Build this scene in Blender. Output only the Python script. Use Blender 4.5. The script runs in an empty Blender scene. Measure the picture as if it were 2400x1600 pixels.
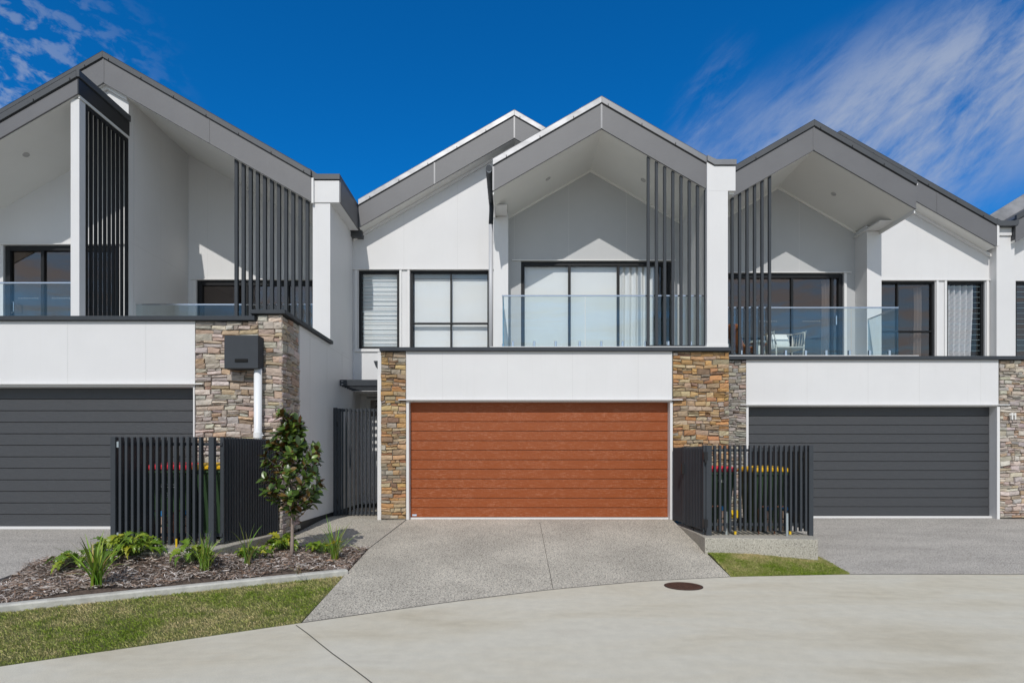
import bpy, bmesh, math, random
import numpy as np
from mathutils import Vector, Matrix
random.seed(7); rng = np.random.default_rng(7)
S = bpy.context.scene
COL = S.collection
H = 1.6            # eye height above the road; building heights below are given relative to the eye
F = 1400.0

# ------------------------------------------------------------------ camera
cam = bpy.data.cameras.new("camera"); camo = bpy.data.objects.new("camera", cam); COL.objects.link(camo)
cam.sensor_width = 36; cam.lens = 36*F/2400; cam.shift_y = 272/2400; cam.clip_end = 2000
camo.location = (0, 0, H); camo.rotation_euler = (math.pi/2, 0, 0)
S.camera = camo
S.render.resolution_x = 1024; S.render.resolution_y = 682
S.view_settings.view_transform = 'Standard'; S.view_settings.look = 'None'
S.view_settings.exposure = 0.0; S.view_settings.gamma = 1.0; S.view_settings.use_curve_mapping = False

# ------------------------------------------------------------------ sun + sky
SUNV = Vector((-0.117, -1.0, 0.9)).normalized()      # towards the sun
EL = math.asin(SUNV.z); AZ = math.atan2(SUNV.x, SUNV.y)
sl = bpy.data.lights.new("sun", 'SUN'); sl.energy = 2.85; sl.angle = math.radians(0.5); sl.color = (1.0, 0.965, 0.91)
so = bpy.data.objects.new("sun", sl); COL.objects.link(so)
so.rotation_euler = (-SUNV).to_track_quat('-Z', 'Y').to_euler(); so.location = (0, -10, 20)

class NT:
    """tiny node helper"""
    def __init__(s, tree): s.t = tree; s.n = tree.nodes; s.l = tree.links
    def new(s, typ, **kw):
        n = s.n.new(typ)
        for k, v in kw.items(): setattr(n, k, v)
        return n
    def put(s, sock, val):
        if val is None: return
        if hasattr(val, 'links') or isinstance(val, bpy.types.NodeSocket): s.l.new(val, sock)
        else: sock.default_value = val
    def math(s, op, a, b=None, c=None, clamp=False):
        n = s.new('ShaderNodeMath', operation=op); n.use_clamp = clamp
        s.put(n.inputs[0], a); s.put(n.inputs[1], b)
        if c is not None: s.put(n.inputs[2], c)
        return n.outputs[0]
    def noise(s, vec, scale, detail=4, rough=.55, dist=0.0):
        n = s.new('ShaderNodeTexNoise'); s.put(n.inputs['Vector'], vec)
        n.inputs['Scale'].default_value = scale; n.inputs['Detail'].default_value = detail
        n.inputs['Roughness'].default_value = rough; n.inputs['Distortion'].default_value = dist
        return n.outputs['Fac']
    def ramp(s, fac, stops):
        n = s.new('ShaderNodeValToRGB'); s.put(n.inputs[0], fac); e = n.color_ramp.elements
        while len(e) > 1: e.remove(e[-1])
        e[0].position = stops[0][0]; e[0].color = tuple(stops[0][1])+(1,)
        for p, c in stops[1:]:
            x = e.new(p); x.color = tuple(c)+(1,)
        return n.outputs[0]
    def fr(s, fac, a, b, lo=0.0, hi=1.0):
        n = s.new('ShaderNodeMapRange'); s.put(n.inputs[0], fac)
        n.interpolation_type = 'SMOOTHSTEP'
        for i, v in zip((1, 2, 3, 4), (a, b, lo, hi)): n.inputs[i].default_value = v
        return n.outputs[0]
    def mix(s, fac, a, b, blend='MIX'):
        n = s.new('ShaderNodeMix', data_type='RGBA', blend_type=blend)
        s.put(n.inputs[0], fac); s.put(n.inputs[6], a if not isinstance(a, tuple) else tuple(a)+((1,) if len(a) == 3 else ()))
        s.put(n.inputs[7], b if not isinstance(b, tuple) else tuple(b)+((1,) if len(b) == 3 else ()))
        return n.outputs[2]
    def comb(s, x, y, z):
        n = s.new('ShaderNodeCombineXYZ'); s.put(n.inputs[0], x); s.put(n.inputs[1], y); s.put(n.inputs[2], z)
        return n.outputs[0]
    def mapv(s, vec, scale=(1, 1, 1), rot=(0, 0, 0), loc=(0, 0, 0)):
        n = s.new('ShaderNodeMapping'); s.put(n.inputs[0], vec)
        n.inputs['Scale'].default_value = scale; n.inputs['Rotation'].default_value = rot; n.inputs['Location'].default_value = loc
        return n.outputs[0]

world = bpy.data.worlds.new("World"); S.world = world; world.use_nodes = True
w = NT(world.node_tree); w.n.clear()
sky = w.new('ShaderNodeTexSky', sky_type='NISHITA'); sky.sun_disc = False
sky.sun_elevation = EL; sky.sun_rotation = AZ; sky.air_density = 1.0; sky.dust_density = 0.3; sky.ozone_density = 2.5
tc = w.new('ShaderNodeTexCoord'); D = tc.outputs['Generated']
sep = w.new('ShaderNodeSeparateXYZ'); w.put(sep.inputs[0], D); dx, dy, dz = sep.outputs
fwd = w.fr(dy, 0.28, 0.62)                    # deep blue only ahead; unseen sky set paler to brighten shaded walls
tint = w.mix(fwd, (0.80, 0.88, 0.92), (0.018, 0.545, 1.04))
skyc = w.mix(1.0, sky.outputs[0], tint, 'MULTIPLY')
# thin clouds, laid out by direction on a high flat layer
ydiv = w.math('MAXIMUM', dy, 0.05)
s_ = w.math('DIVIDE', dx, ydiv); t_ = w.math('DIVIDE', dz, ydiv)
isf = w.fr(dy, 0.05, 0.2)
def ell(cx, cy, ang, a, b, lo, hi):
    x = w.math('SUBTRACT', s_, cx); y = w.math('SUBTRACT', t_, cy)
    c, n = math.cos(ang), math.sin(ang)
    u = w.math('ADD', w.math('MULTIPLY', x, c/a), w.math('MULTIPLY', y, n/a))
    v = w.math('ADD', w.math('MULTIPLY', x, -n/b), w.math('MULTIPLY', y, c/b))
    r = w.math('SQRT', w.math('ADD', w.math('MULTIPLY', u, u), w.math('MULTIPLY', v, v)))
    return w.fr(r, lo, hi, 1.0, 0.0)
ST = w.comb(s_, t_, 0.0)
cir = w.mapv(w.mapv(ST, rot=(0, 0, -math.radians(34))), (1.5, 5.0, 1))
n1 = w.noise(cir, 1.7, 9, .62, .35); n2 = w.noise(w.mapv(w.mapv(ST, rot=(0, 0, -math.radians(44))), (2.2, 8, 1)), 3.0, 8, .68, .3)
m1 = ell(0.70, 0.575, math.radians(27), 0.55, 0.17, 0.30, 1.35)
c1 = w.math('MULTIPLY', m1, w.fr(w.math('ADD', w.math('MULTIPLY', n1, .6), w.math('MULTIPLY', n2, .4)), 0.32, 0.62))
m2 = ell(-0.95, 0.60, math.radians(-25), 0.42, 0.32, 0.25, 1.15)
n3 = w.noise(w.mapv(w.mapv(ST, rot=(0, 0, math.radians(28))), (9, 18, 1)), 2.2, 7, .58, .3)
c2 = w.math('MULTIPLY', m2, w.fr(n3, 0.47, 0.64))
m4 = ell(0.33, 0.56, math.radians(70), 0.16, 0.07, 0.0, 1.2)
c4 = w.math('MULTIPLY', m4, w.fr(n2, 0.40, 0.9, 0, .5))
cf = w.math('MULTIPLY', isf, w.math('ADD', w.math('MULTIPLY', c1, .88), w.math('ADD', w.math('MULTIPLY', c2, .5), c4)), clamp=True)
zdiv = w.math('MAXIMUM', dz, 0.06)
UV = w.comb(w.math('DIVIDE', dx, zdiv), w.math('DIVIDE', dy, zdiv), 0.0)
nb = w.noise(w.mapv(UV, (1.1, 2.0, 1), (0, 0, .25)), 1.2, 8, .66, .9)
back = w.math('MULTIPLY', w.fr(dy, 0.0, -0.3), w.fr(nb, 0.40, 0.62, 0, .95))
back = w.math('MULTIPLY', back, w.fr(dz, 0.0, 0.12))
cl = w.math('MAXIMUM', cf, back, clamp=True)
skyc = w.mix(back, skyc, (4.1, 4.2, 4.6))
skyc = w.mix(cf, skyc, (2.85, 3.35, 4.4))
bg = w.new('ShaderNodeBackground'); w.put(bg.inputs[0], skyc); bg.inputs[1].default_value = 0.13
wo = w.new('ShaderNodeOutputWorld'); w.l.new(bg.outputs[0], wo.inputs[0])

# ------------------------------------------------------------------ mesh helper
def zr(py, Y): return (1072-py)*Y/F
def xr(px, Y): return (px-1200)*Y/F
def wloc(o):
    v = Vector((0, 0, 0))
    while o is not None: v = v+o.location; o = o.parent
    return v
class MB:
    def __init__(s): s.v = []; s.f = []; s.c = []
    def add(s, vs, fs, col=None):
        b = len(s.v); s.v += [tuple(v) for v in vs]; s.f += [tuple(i+b for i in f) for f in fs]
        s.c += [col]*len(fs)
    def box(s, x0, x1, y0, y1, z0, z1, col=None):
        s.add([(x, y, z) for z in (z0, z1) for y in (y0, y1) for x in (x0, x1)],
              [(0, 2, 3, 1), (4, 5, 7, 6), (0, 1, 5, 4), (2, 6, 7, 3), (0, 4, 6, 2), (1, 3, 7, 5)], col); return s
    def obox(s, cx, cy, ux, uy, hu, hv, z0, z1):
        vx, vy = -uy, ux
        p = [(cx+a*hu*ux+b*hv*vx, cy+a*hu*uy+b*hv*vy) for b in (-1, 1) for a in (-1, 1)]
        s.add([(x, y, z) for z in (z0, z1) for x, y in p],
              [(0, 2, 3, 1), (4, 5, 7, 6), (0, 1, 5, 4), (2, 6, 7, 3), (0, 4, 6, 2), (1, 3, 7, 5)]); return s
    def prism(s, A, B):
        n = len(A); s.add(list(A)+list(B), [tuple(range(n)), tuple(range(2*n-1, n-1, -1))]+[(i, (i+1) % n+0, (i+1) % n+n, i+n) for i in range(n)]); return s
    def xz(s, poly, y0, y1): return s.prism([(x, y0, z) for x, z in poly], [(x, y1, z) for x, z in poly])
    def yz(s, poly, x0, x1): return s.prism([(x0, y, z) for y, z in poly], [(x1, y, z) for y, z in poly])
    def xy(s, poly, z0, z1): return s.prism([(x, y, z0) for x, y in poly], [(x, y, z1) for x, y in poly])
    def chev(s, ax, az, xl, xrr, sl, o0, o1, y0, y1):
        if xl < ax: s.xz([(xl, az-sl*(ax-xl)+o0), (ax, az+o0), (ax, az+o1), (xl, az-sl*(ax-xl)+o1)], y0, y1)
        if xrr > ax: s.xz([(ax, az+o0), (xrr, az-sl*(xrr-ax)+o0), (xrr, az-sl*(xrr-ax)+o1), (ax, az+o1)], y0, y1)
        return s
    def tube(s, pts, r, n=8, cap=True):
        pts = [Vector(p) for p in pts]; rs = r if isinstance(r, (list, tuple)) else [r]*len(pts)
        vs = []; fs = []
        for i, p in enumerate(pts):
            d = (pts[min(i+1, len(pts)-1)]-pts[max(i-1, 0)]).normalized()
            a = Vector((0, 0, 1)) if abs(d.z) < .9 else Vector((1, 0, 0))
            u = d.cross(a).normalized(); v = d.cross(u)
            for k in range(n):
                t = 2*math.pi*k/n; vs.append(p+rs[i]*(math.cos(t)*u+math.sin(t)*v))
        for i in range(len(pts)-1):
            for k in range(n):
                fs.append((i*n+k, i*n+(k+1) % n, (i+1)*n+(k+1) % n, (i+1)*n+k))
        if cap: fs += [tuple(range(n-1, -1, -1)), tuple((len(pts)-1)*n+k for k in range(n))]
        s.add(vs, fs); return s
    def build(s, name, m, parent=None, bevel=0.0, smooth=False, local=False, recalc=True, seg=1, split=False):
        if split:                       # boxes only: eight corners each, one object per box
            n = len(s.v)//8
            for i in range(n):
                q = MB(); q.v = s.v[i*8:i*8+8]; q.f = [tuple(j-i*8 for j in f) for f in s.f[i*6:i*6+6]]; q.c = [None]*6
                o = q.build(name, m, parent, bevel, smooth, local, recalc, seg)
            return o
        me = bpy.data.meshes.new(name)
        off = Vector((0, 0, 0)) if local else Vector((0, 0, H))-wloc(parent)
        me.from_pydata([(a+off.x, b+off.y, c+off.z) for a, b, c in s.v], [], s.f)
        if any(c is not None for c in s.c):
            at = me.color_attributes.new("Col", 'FLOAT_COLOR', 'CORNER')
            arr = []
            for c, f in zip(s.c, s.f): arr += list((c or (.5, .5, .5))+(1,))*len(f)
            at.data.foreach_set('color', arr)
        if recalc:
            bm = bmesh.new(); bm.from_mesh(me); bmesh.ops.recalc_face_normals(bm, faces=bm.faces); bm.to_mesh(me); bm.free()
        if smooth:
            for p in me.polygons: p.use_smooth = True
        me.materials.append(m)
        o = bpy.data.objects.new(name, me); COL.objects.link(o); o.parent = parent
        if bevel:
            b = o.modifiers.new('bevel', 'BEVEL'); b.width = bevel; b.segments = seg; b.limit_method = 'ANGLE'
        return o
def tag(o, label=None, cat=None, group=None, kind=None):
    for k, v in (('label', label), ('category', cat), ('group', group), ('kind', kind)):
        if v: o[k] = v
    return o
def thing(name, loc, label, cat, group=None, rel=True):
    o = bpy.data.objects.new(name, None); COL.objects.link(o)
    o.location = (loc[0], loc[1], loc[2]+(H if rel else 0)); o.empty_display_size = .2
    return tag(o, label, cat, group)
def kids(o): return [c for c in bpy.data.objects if c.parent == o]
def dup(root, loc, rz=0, label=None):
    r = root.copy(); COL.objects.link(r); r.location = loc; r.rotation_euler = (0, 0, rz)
    if label: r['label'] = label
    for ch in kids(root):
        c = ch.copy(); COL.objects.link(c); c.parent = r
        for g in kids(ch):
            d = g.copy(); COL.objects.link(d); d.parent = c
    return r

# ------------------------------------------------------------------ materials
MATS = {}
def mat(name, col=None, rough=.6, metal=0.0, var=0.0, vscale=3.0, bump=0.0, bscale=80.0, stretch=(1, 1, 1), spec=.5, fn=None, attr=False, coat=0.0):
    m = bpy.data.materials.new(name); m.use_nodes = True; t = NT(m.node_tree)
    p = t.n['Principled BSDF']; p.inputs['Roughness'].default_value = rough; p.inputs['Metallic'].default_value = metal
    p.inputs['Specular IOR Level'].default_value = spec; p.inputs['Coat Weight'].default_value = coat
    co = t.new('ShaderNodeTexCoord').outputs['Object']
    if attr:
        a = t.new('ShaderNodeVertexColor', layer_name='Col').outputs[0]; c = a
    else:
        c = tuple(col)+(1,)
    if var:
        n = t.noise(t.mapv(co, stretch), vscale, 5, .6)
        f = t.fr(n, .25, .75, 1-var, 1+var*.6)
        g = t.comb(f, f, f); c = t.mix(1.0, c, g, 'MULTIPLY')
    if fn: c = fn(t, co, c, p)
    t.put(p.inputs['Base Color'], c)
    if bump:
        b = t.new('ShaderNodeBump'); b.inputs['Strength'].default_value = bump; b.inputs['Distance'].default_value = .01
        t.put(b.inputs['Height'], t.noise(t.mapv(co, stretch), bscale, 5, .6)); t.l.new(b.outputs[0], p.inputs['Normal'])
    MATS[name] = m; return m

def grime(t, co, c, p):
    n = t.noise(t.mapv(co, (1.5, 1.5, .35)), 2.2, 6, .65)
    c = t.mix(t.fr(n, .52, .8, 0, .10), c, (.52, .5, .46, 1))
    v = t.noise(t.mapv(co, (14, 14, .45)), 1.6, 4, .6)
    return t.mix(t.fr(v, .55, .78, 0, .09), c, (.45, .44, .42, 1))
white = mat('white_painted_board', (.668, .662, .66), .55, var=.025, vscale=1.3, bump=.12, bscale=160, fn=grime)
trimw = mat('white_trim', (.70, .69, .68), .45, var=.02)
joint = mat('panel_joint', (.585, .58, .575), .7)
soffm = mat('soffit_paint', (.70, .69, .66), .6, var=.02, vscale=1.5)
backw = mat('shade_toned_wall', (.45, .455, .46), .5, var=.03, vscale=1.2, bump=.08, bscale=160)  # white balcony wall, darkened: part of its shade is put into the colour
fasc = mat('grey_fascia', (.140, .139, .144), .5, var=.05, vscale=2.2, bump=.08, bscale=120)
capd = mat('dark_roof_metal', (.075, .079, .085), .5, .2, var=.12, vscale=2.5)
capl = mat('sunlit_zinc_capping', (.38, .38, .39), .42, .35, var=.30, vscale=2.5, stretch=(1, 1, 2))  # sun gleam of the left-facing slopes put into this paler metal colour
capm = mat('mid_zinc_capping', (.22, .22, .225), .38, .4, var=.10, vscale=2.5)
dark = mat('charcoal_powder_coat', (.046, .052, .060), .62, 0.0, var=.08, vscale=4, spec=.22)
darker = mat('black_window_frame', (.010, .0105, .012), .5, spec=.3)
steel = mat('polished_steel', (.7, .71, .73), .18, 1.0)
galv = mat('galvanised_steel', (.45, .5, .52), .45, .7, var=.1, vscale=20)
rubber = mat('black_plastic', (.012, .012, .013), .5)
tile_m = mat('bounce_deck_tiles', (.76, .75, .72), .7, var=.06, vscale=8)  # unseen deck kept extra pale to bounce sunlight onto the balcony walls
mortar = mat('shadowed_mortar', (.16, .145, .125), .95, var=.3, vscale=30, bump=.5)
def stone_fn(t, co, c, p):
    n = t.noise(t.mapv(co, (6, 6, 30)), 2.2, 8, .7, .3)
    c = t.mix(1.0, c, t.ramp(n, [(.25, (.55, .55, .56)), (.5, (.98, .97, .95)), (.75, (1.35, 1.3, 1.22))]), 'MULTIPLY')
    n2 = t.noise(co, 9, 5, .6)
    return t.mix(t.fr(n2, .58, .75, 0, .45), c, (.42, .22, .09, 1))
def stone_fn2(t, co, c, p):
    n = t.noise(t.mapv(co, (6, 6, 34)), 2.2, 8, .7, .3)
    return t.mix(1.0, c, t.ramp(n, [(.25, (.5, .5, .52)), (.5, (1, .99, .98)), (.75, (1.35, 1.33, 1.3))]), 'MULTIPLY')
stoneC = mat('ochre_ledgestone', attr=True, rough=.85, bump=1.0, bscale=45, stretch=(1, 1, 2.5), fn=stone_fn)
stoneG = mat('grey_ledgestone', attr=True, rough=.85, bump=1.0, bscale=45, stretch=(1, 1, 3), fn=stone_fn2)
def cedar_fn(t, co, c, p):
    a = t.noise(t.mapv(co, (2.5, 1, 60)), 1.3, 6, .65)
    st = t.noise(t.mapv(co, (9, 1, 95)), 1.0, 6, .72, .5); vt = t.noise(t.mapv(co, (60, 1, 14)), 1.0, 3, .6)
    pt = t.noise(t.mapv(co, (1.5, 1, 2.5)), 1.8, 4, .6)
    c = t.mix(t.fr(a, .3, .75, 0, .5), (.262, .060, .012, 1), (.33, .084, .020, 1))
    k = t.math('MULTIPLY', t.fr(t.math('ADD', t.math('MULTIPLY', st, .85), t.math('MULTIPLY', vt, .15)), .50, .62), t.fr(pt, .33, .62, .15, .60))
    return t.mix(k, c, (.50, .22, .125, 1))
cedar = mat('cedar_look_door', (.3, .09, .03), .42, spec=.3, bump=.5, bscale=3, stretch=(4, 4, 60), fn=cedar_fn)
def dd_fn(t, co, c, p):
    a = t.noise(t.mapv(co, (5, 1, 90)), 1.5, 6, .7)
    return t.mix(t.fr(a, .45, .8, 0, .35), c, (.10, .103, .108, 1))
ddoor = mat('charcoal_grained_door', (.050, .052, .057), .45, bump=.5, bscale=3, stretch=(4, 4, 60), fn=dd_fn)

def agg_fn(t, co, c, p):
    n = t.noise(co, 62, 3, .7); b = t.noise(co, .9, 4, .6); b2 = t.noise(co, 150, 2, .5)
    c = t.ramp(n, [(.36, (.09, .087, .08)), (.45, (.31, .285, .24)), (.52, (.53, .485, .405)), (.66, (.68, .63, .53))])
    c = t.mix(t.fr(b2, .56, .7, 0, .5), c, (.72, .69, .63, 1))
    f = t.fr(b, .25, .75, .80, 1.12); return t.mix(1.0, c, t.comb(f, f, f), 'MULTIPLY')
agg = mat('exposed_aggregate', (.4, .4, .4), .85, fn=agg_fn, bump=.5, bscale=70)
def agg2_fn(t, co, c, p):
    n = t.noise(co, 70, 3, .7); b = t.noise(co, .9, 4, .6)
    c = t.ramp(n, [(.34, (.10, .10, .085)), (.43, (.34, .315, .265)), (.55, (.45, .42, .355)), (.7, (.56, .53, .46))])
    f = t.fr(b, .25, .75, .9, 1.08); return t.mix(1.0, c, t.comb(f, f, f), 'MULTIPLY')
agg2 = mat('coarse_aggregate', (.4, .4, .4), .85, fn=agg2_fn, bump=.5, bscale=50)
def aggR_fn(t, co, c, p):
    n = t.noise(co, 70, 3, .7); b = t.noise(t.mapv(co, (.6, 2, 1)), 1.6, 5, .65)
    c = t.ramp(n, [(.36, (.14, .13, .12)), (.46, (.35, .325, .29)), (.54, (.47, .435, .39)), (.68, (.62, .58, .53))])
    f = t.fr(b, .25, .75, .86, 1.1); return t.mix(1.0, c, t.comb(f, f, f), 'MULTIPLY')
aggR = mat('grey_aggregate', (.4, .4, .4), .85, fn=aggR_fn, bump=.5, bscale=70)
def road_fn(t, co, c, p):
    a = t.noise(t.mapv(co, (.5, 1.6, 1)), .9, 7, .62, .4); b = t.noise(co, 7, 6, .6); d = t.noise(co, 120, 3, .6)
    c = t.ramp(a, [(.28, (.54, .48, .36)), (.46, (.63, .58, .465)), (.6, (.65, .612, .51)), (.78, (.57, .522, .425))])
    f = t.fr(b, .2, .8, .93, 1.05); c = t.mix(1.0, c, t.comb(f, f, f), 'MULTIPLY')
    g = t.fr(d, .25, .75, .88, 1.10); c = t.mix(1.0, c, t.comb(g, g, g), 'MULTIPLY')
    o = t.noise(t.mapv(co, (.35, 1.2, 1)), 1.7, 6, .7, .8)
    return t.mix(t.fr(o, .6, .76, 0, .28), c, (.56, .44, .29, 1))
road_m = mat('broomed_concrete', (.45, .43, .38), .8, fn=road_fn, bump=.25, bscale=220)
kerb_m = mat('kerb_concrete', (.53, .515, .465), .85, var=.22, vscale=9, bump=.4, bscale=120)
gap_m = mat('dark_joint', (.09, .082, .075), .9)
soil_m = mat('mulch_soil', (.12, .088, .07), .95, var=.4, vscale=25, bump=1.0, bscale=30)
turf_m = mat('turf_base', (.12, .13, .04), .95, var=.35, vscale=12, bump=1.0, bscale=90)
ground_m = mat('distant_ground', (.30, .29, .26), .9, var=.15, vscale=.2)
rust = mat('rusty_iron', (.10, .045, .028), .75, .2, var=.5, vscale=35, bump=1.0, bscale=60)
blade_m = mat('grass_blade', attr=True, rough=.75, spec=.25)
chip_m = mat('bark_chip', attr=True, rough=.9, spec=.15)
strap_m = mat('strap_leaf', attr=True, rough=.42, spec=.45)
lobe_m = mat('lobed_leaf', attr=True, rough=.38, spec=.5)
bark_m = mat('pale_bark', (.30, .235, .20), .85, var=.25, vscale=30, bump=.8, bscale=40, stretch=(1, 1, .4))
def mag_fn(t, co, c, p):
    g = t.new('ShaderNodeNewGeometry').outputs['Backfacing']
    return t.mix(g, c, (.125, .062, .018, 1))
mag_m = mat('magnolia_leaf', attr=True, rough=.34, spec=.6, fn=mag_fn)
for m_, tr in ((strap_m, .25), (lobe_m, .25), (blade_m, .2)):
    t = NT(m_.node_tree); p = t.n['Principled BSDF']; out = t.n['Material Output']
    tl = t.new('ShaderNodeBsdfTranslucent'); a = t.new('ShaderNodeVertexColor', layer_name='Col').outputs[0]; t.put(tl.inputs[0], a)
    mx = t.new('ShaderNodeMixShader'); mx.inputs[0].default_value = tr
    t.l.new(p.outputs[0], mx.inputs[1]); t.l.new(tl.outputs[0], mx.inputs[2]); t.l.new(mx.outputs[0], out.inputs[0])

def glass(name, tint, ior, refl=1.0, wob=0.0):
    m = bpy.data.materials.new(name); m.use_nodes = True; t = NT(m.node_tree); t.n.clear()
    f = t.new('ShaderNodeFresnel'); bf = t.new('ShaderNodeNewGeometry').outputs['Backfacing']
    t.l.new(t.math('ADD', t.math('MULTIPLY', bf, 1/ior-ior), ior), f.inputs[0])
    a = t.new('ShaderNodeBsdfTransparent'); a.inputs[0].default_value = tuple(tint)+(1,)
    g = t.new('ShaderNodeBsdfGlossy'); g.inputs['Roughness'].default_value = 0.0; g.inputs['Color'].default_value = (tuple(refl) if isinstance(refl, tuple) else (refl,)*3)+(1,)
    if wob:
        co = t.new('ShaderNodeTexCoord').outputs['Object']; b = t.new('ShaderNodeBump'); b.inputs['Strength'].default_value = wob
        b.inputs['Distance'].default_value = .01; t.put(b.inputs['Height'], t.noise(co, 1.4, 2)); t.l.new(b.outputs[0], g.inputs['Normal'])
    x = t.new('ShaderNodeMixShader'); o = t.new('ShaderNodeOutputMaterial')
    t.l.new(f.outputs[0], x.inputs[0]); t.l.new(a.outputs[0], x.inputs[1]); t.l.new(g.outputs[0], x.inputs[2]); t.l.new(x.outputs[0], o.inputs[0])
    return m
gl_win = glass('tinted_window_glass', (.66, .63, .60), 2.0, (1.0, .86, .78), .12)
gl_clr = glass('clear_window_glass', (.955, .965, .965), 1.5, 1.0, .1)
gl_bal = glass('balustrade_glass', (.925, .962, .962), 1.62, (.55, .82, 1.0))
blind_m = mat('white_roller_blind', (.80, .80, .80), .8, var=.02)
cream = mat('cream_outdoor_furniture', (.55, .52, .46), .6, var=.05)
cush = mat('white_cushion', (.78, .78, .75), .85, var=.04)
tan = mat('tan_leather', (.36, .115, .035), .45, var=.2, vscale=12)
def curt_fn(t, co, c, p):
    n = t.new('ShaderNodeTexWave', wave_type='BANDS', bands_direction='Z'); t.put(n.inputs[0], co)
    n.inputs['Scale'].default_value = 2.1; n.inputs['Distortion'].default_value = 2.5; n.inputs['Detail'].default_value = 1
    return t.mix(t.fr(n.outputs['Fac'], .55, .9, 0, .18), c, (.40, .40, .42, 1))
curt = mat('sheer_curtain', (.58, .56, .57), .85)
curtp = mat('plain_curtain', (.62, .61, .62), .85)
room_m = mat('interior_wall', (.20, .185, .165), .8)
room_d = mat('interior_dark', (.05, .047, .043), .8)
binG = mat('dark_green_bin_plastic', (.03, .066, .026), .5, var=.1)
lidR = mat('red_lid_plastic', (.62, .012, .03), .42)
lidY = mat('yellow_lid_plastic', (.75, .43, .005), .42)
copper = mat('copper_pipe', (.42, .18, .12), .45, .6)
tanp = mat('tan_plastic', (.52, .38, .30), .6)
bluep = mat('blue_plastic', (.02, .22, .55), .5)
yelp = mat('yellow_paint', (.75, .50, .01), .5)
whp = mat('white_lettering', (.78, .78, .76), .6)
pvc = mat('white_pvc', (.78, .79, .80), .3)

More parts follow.
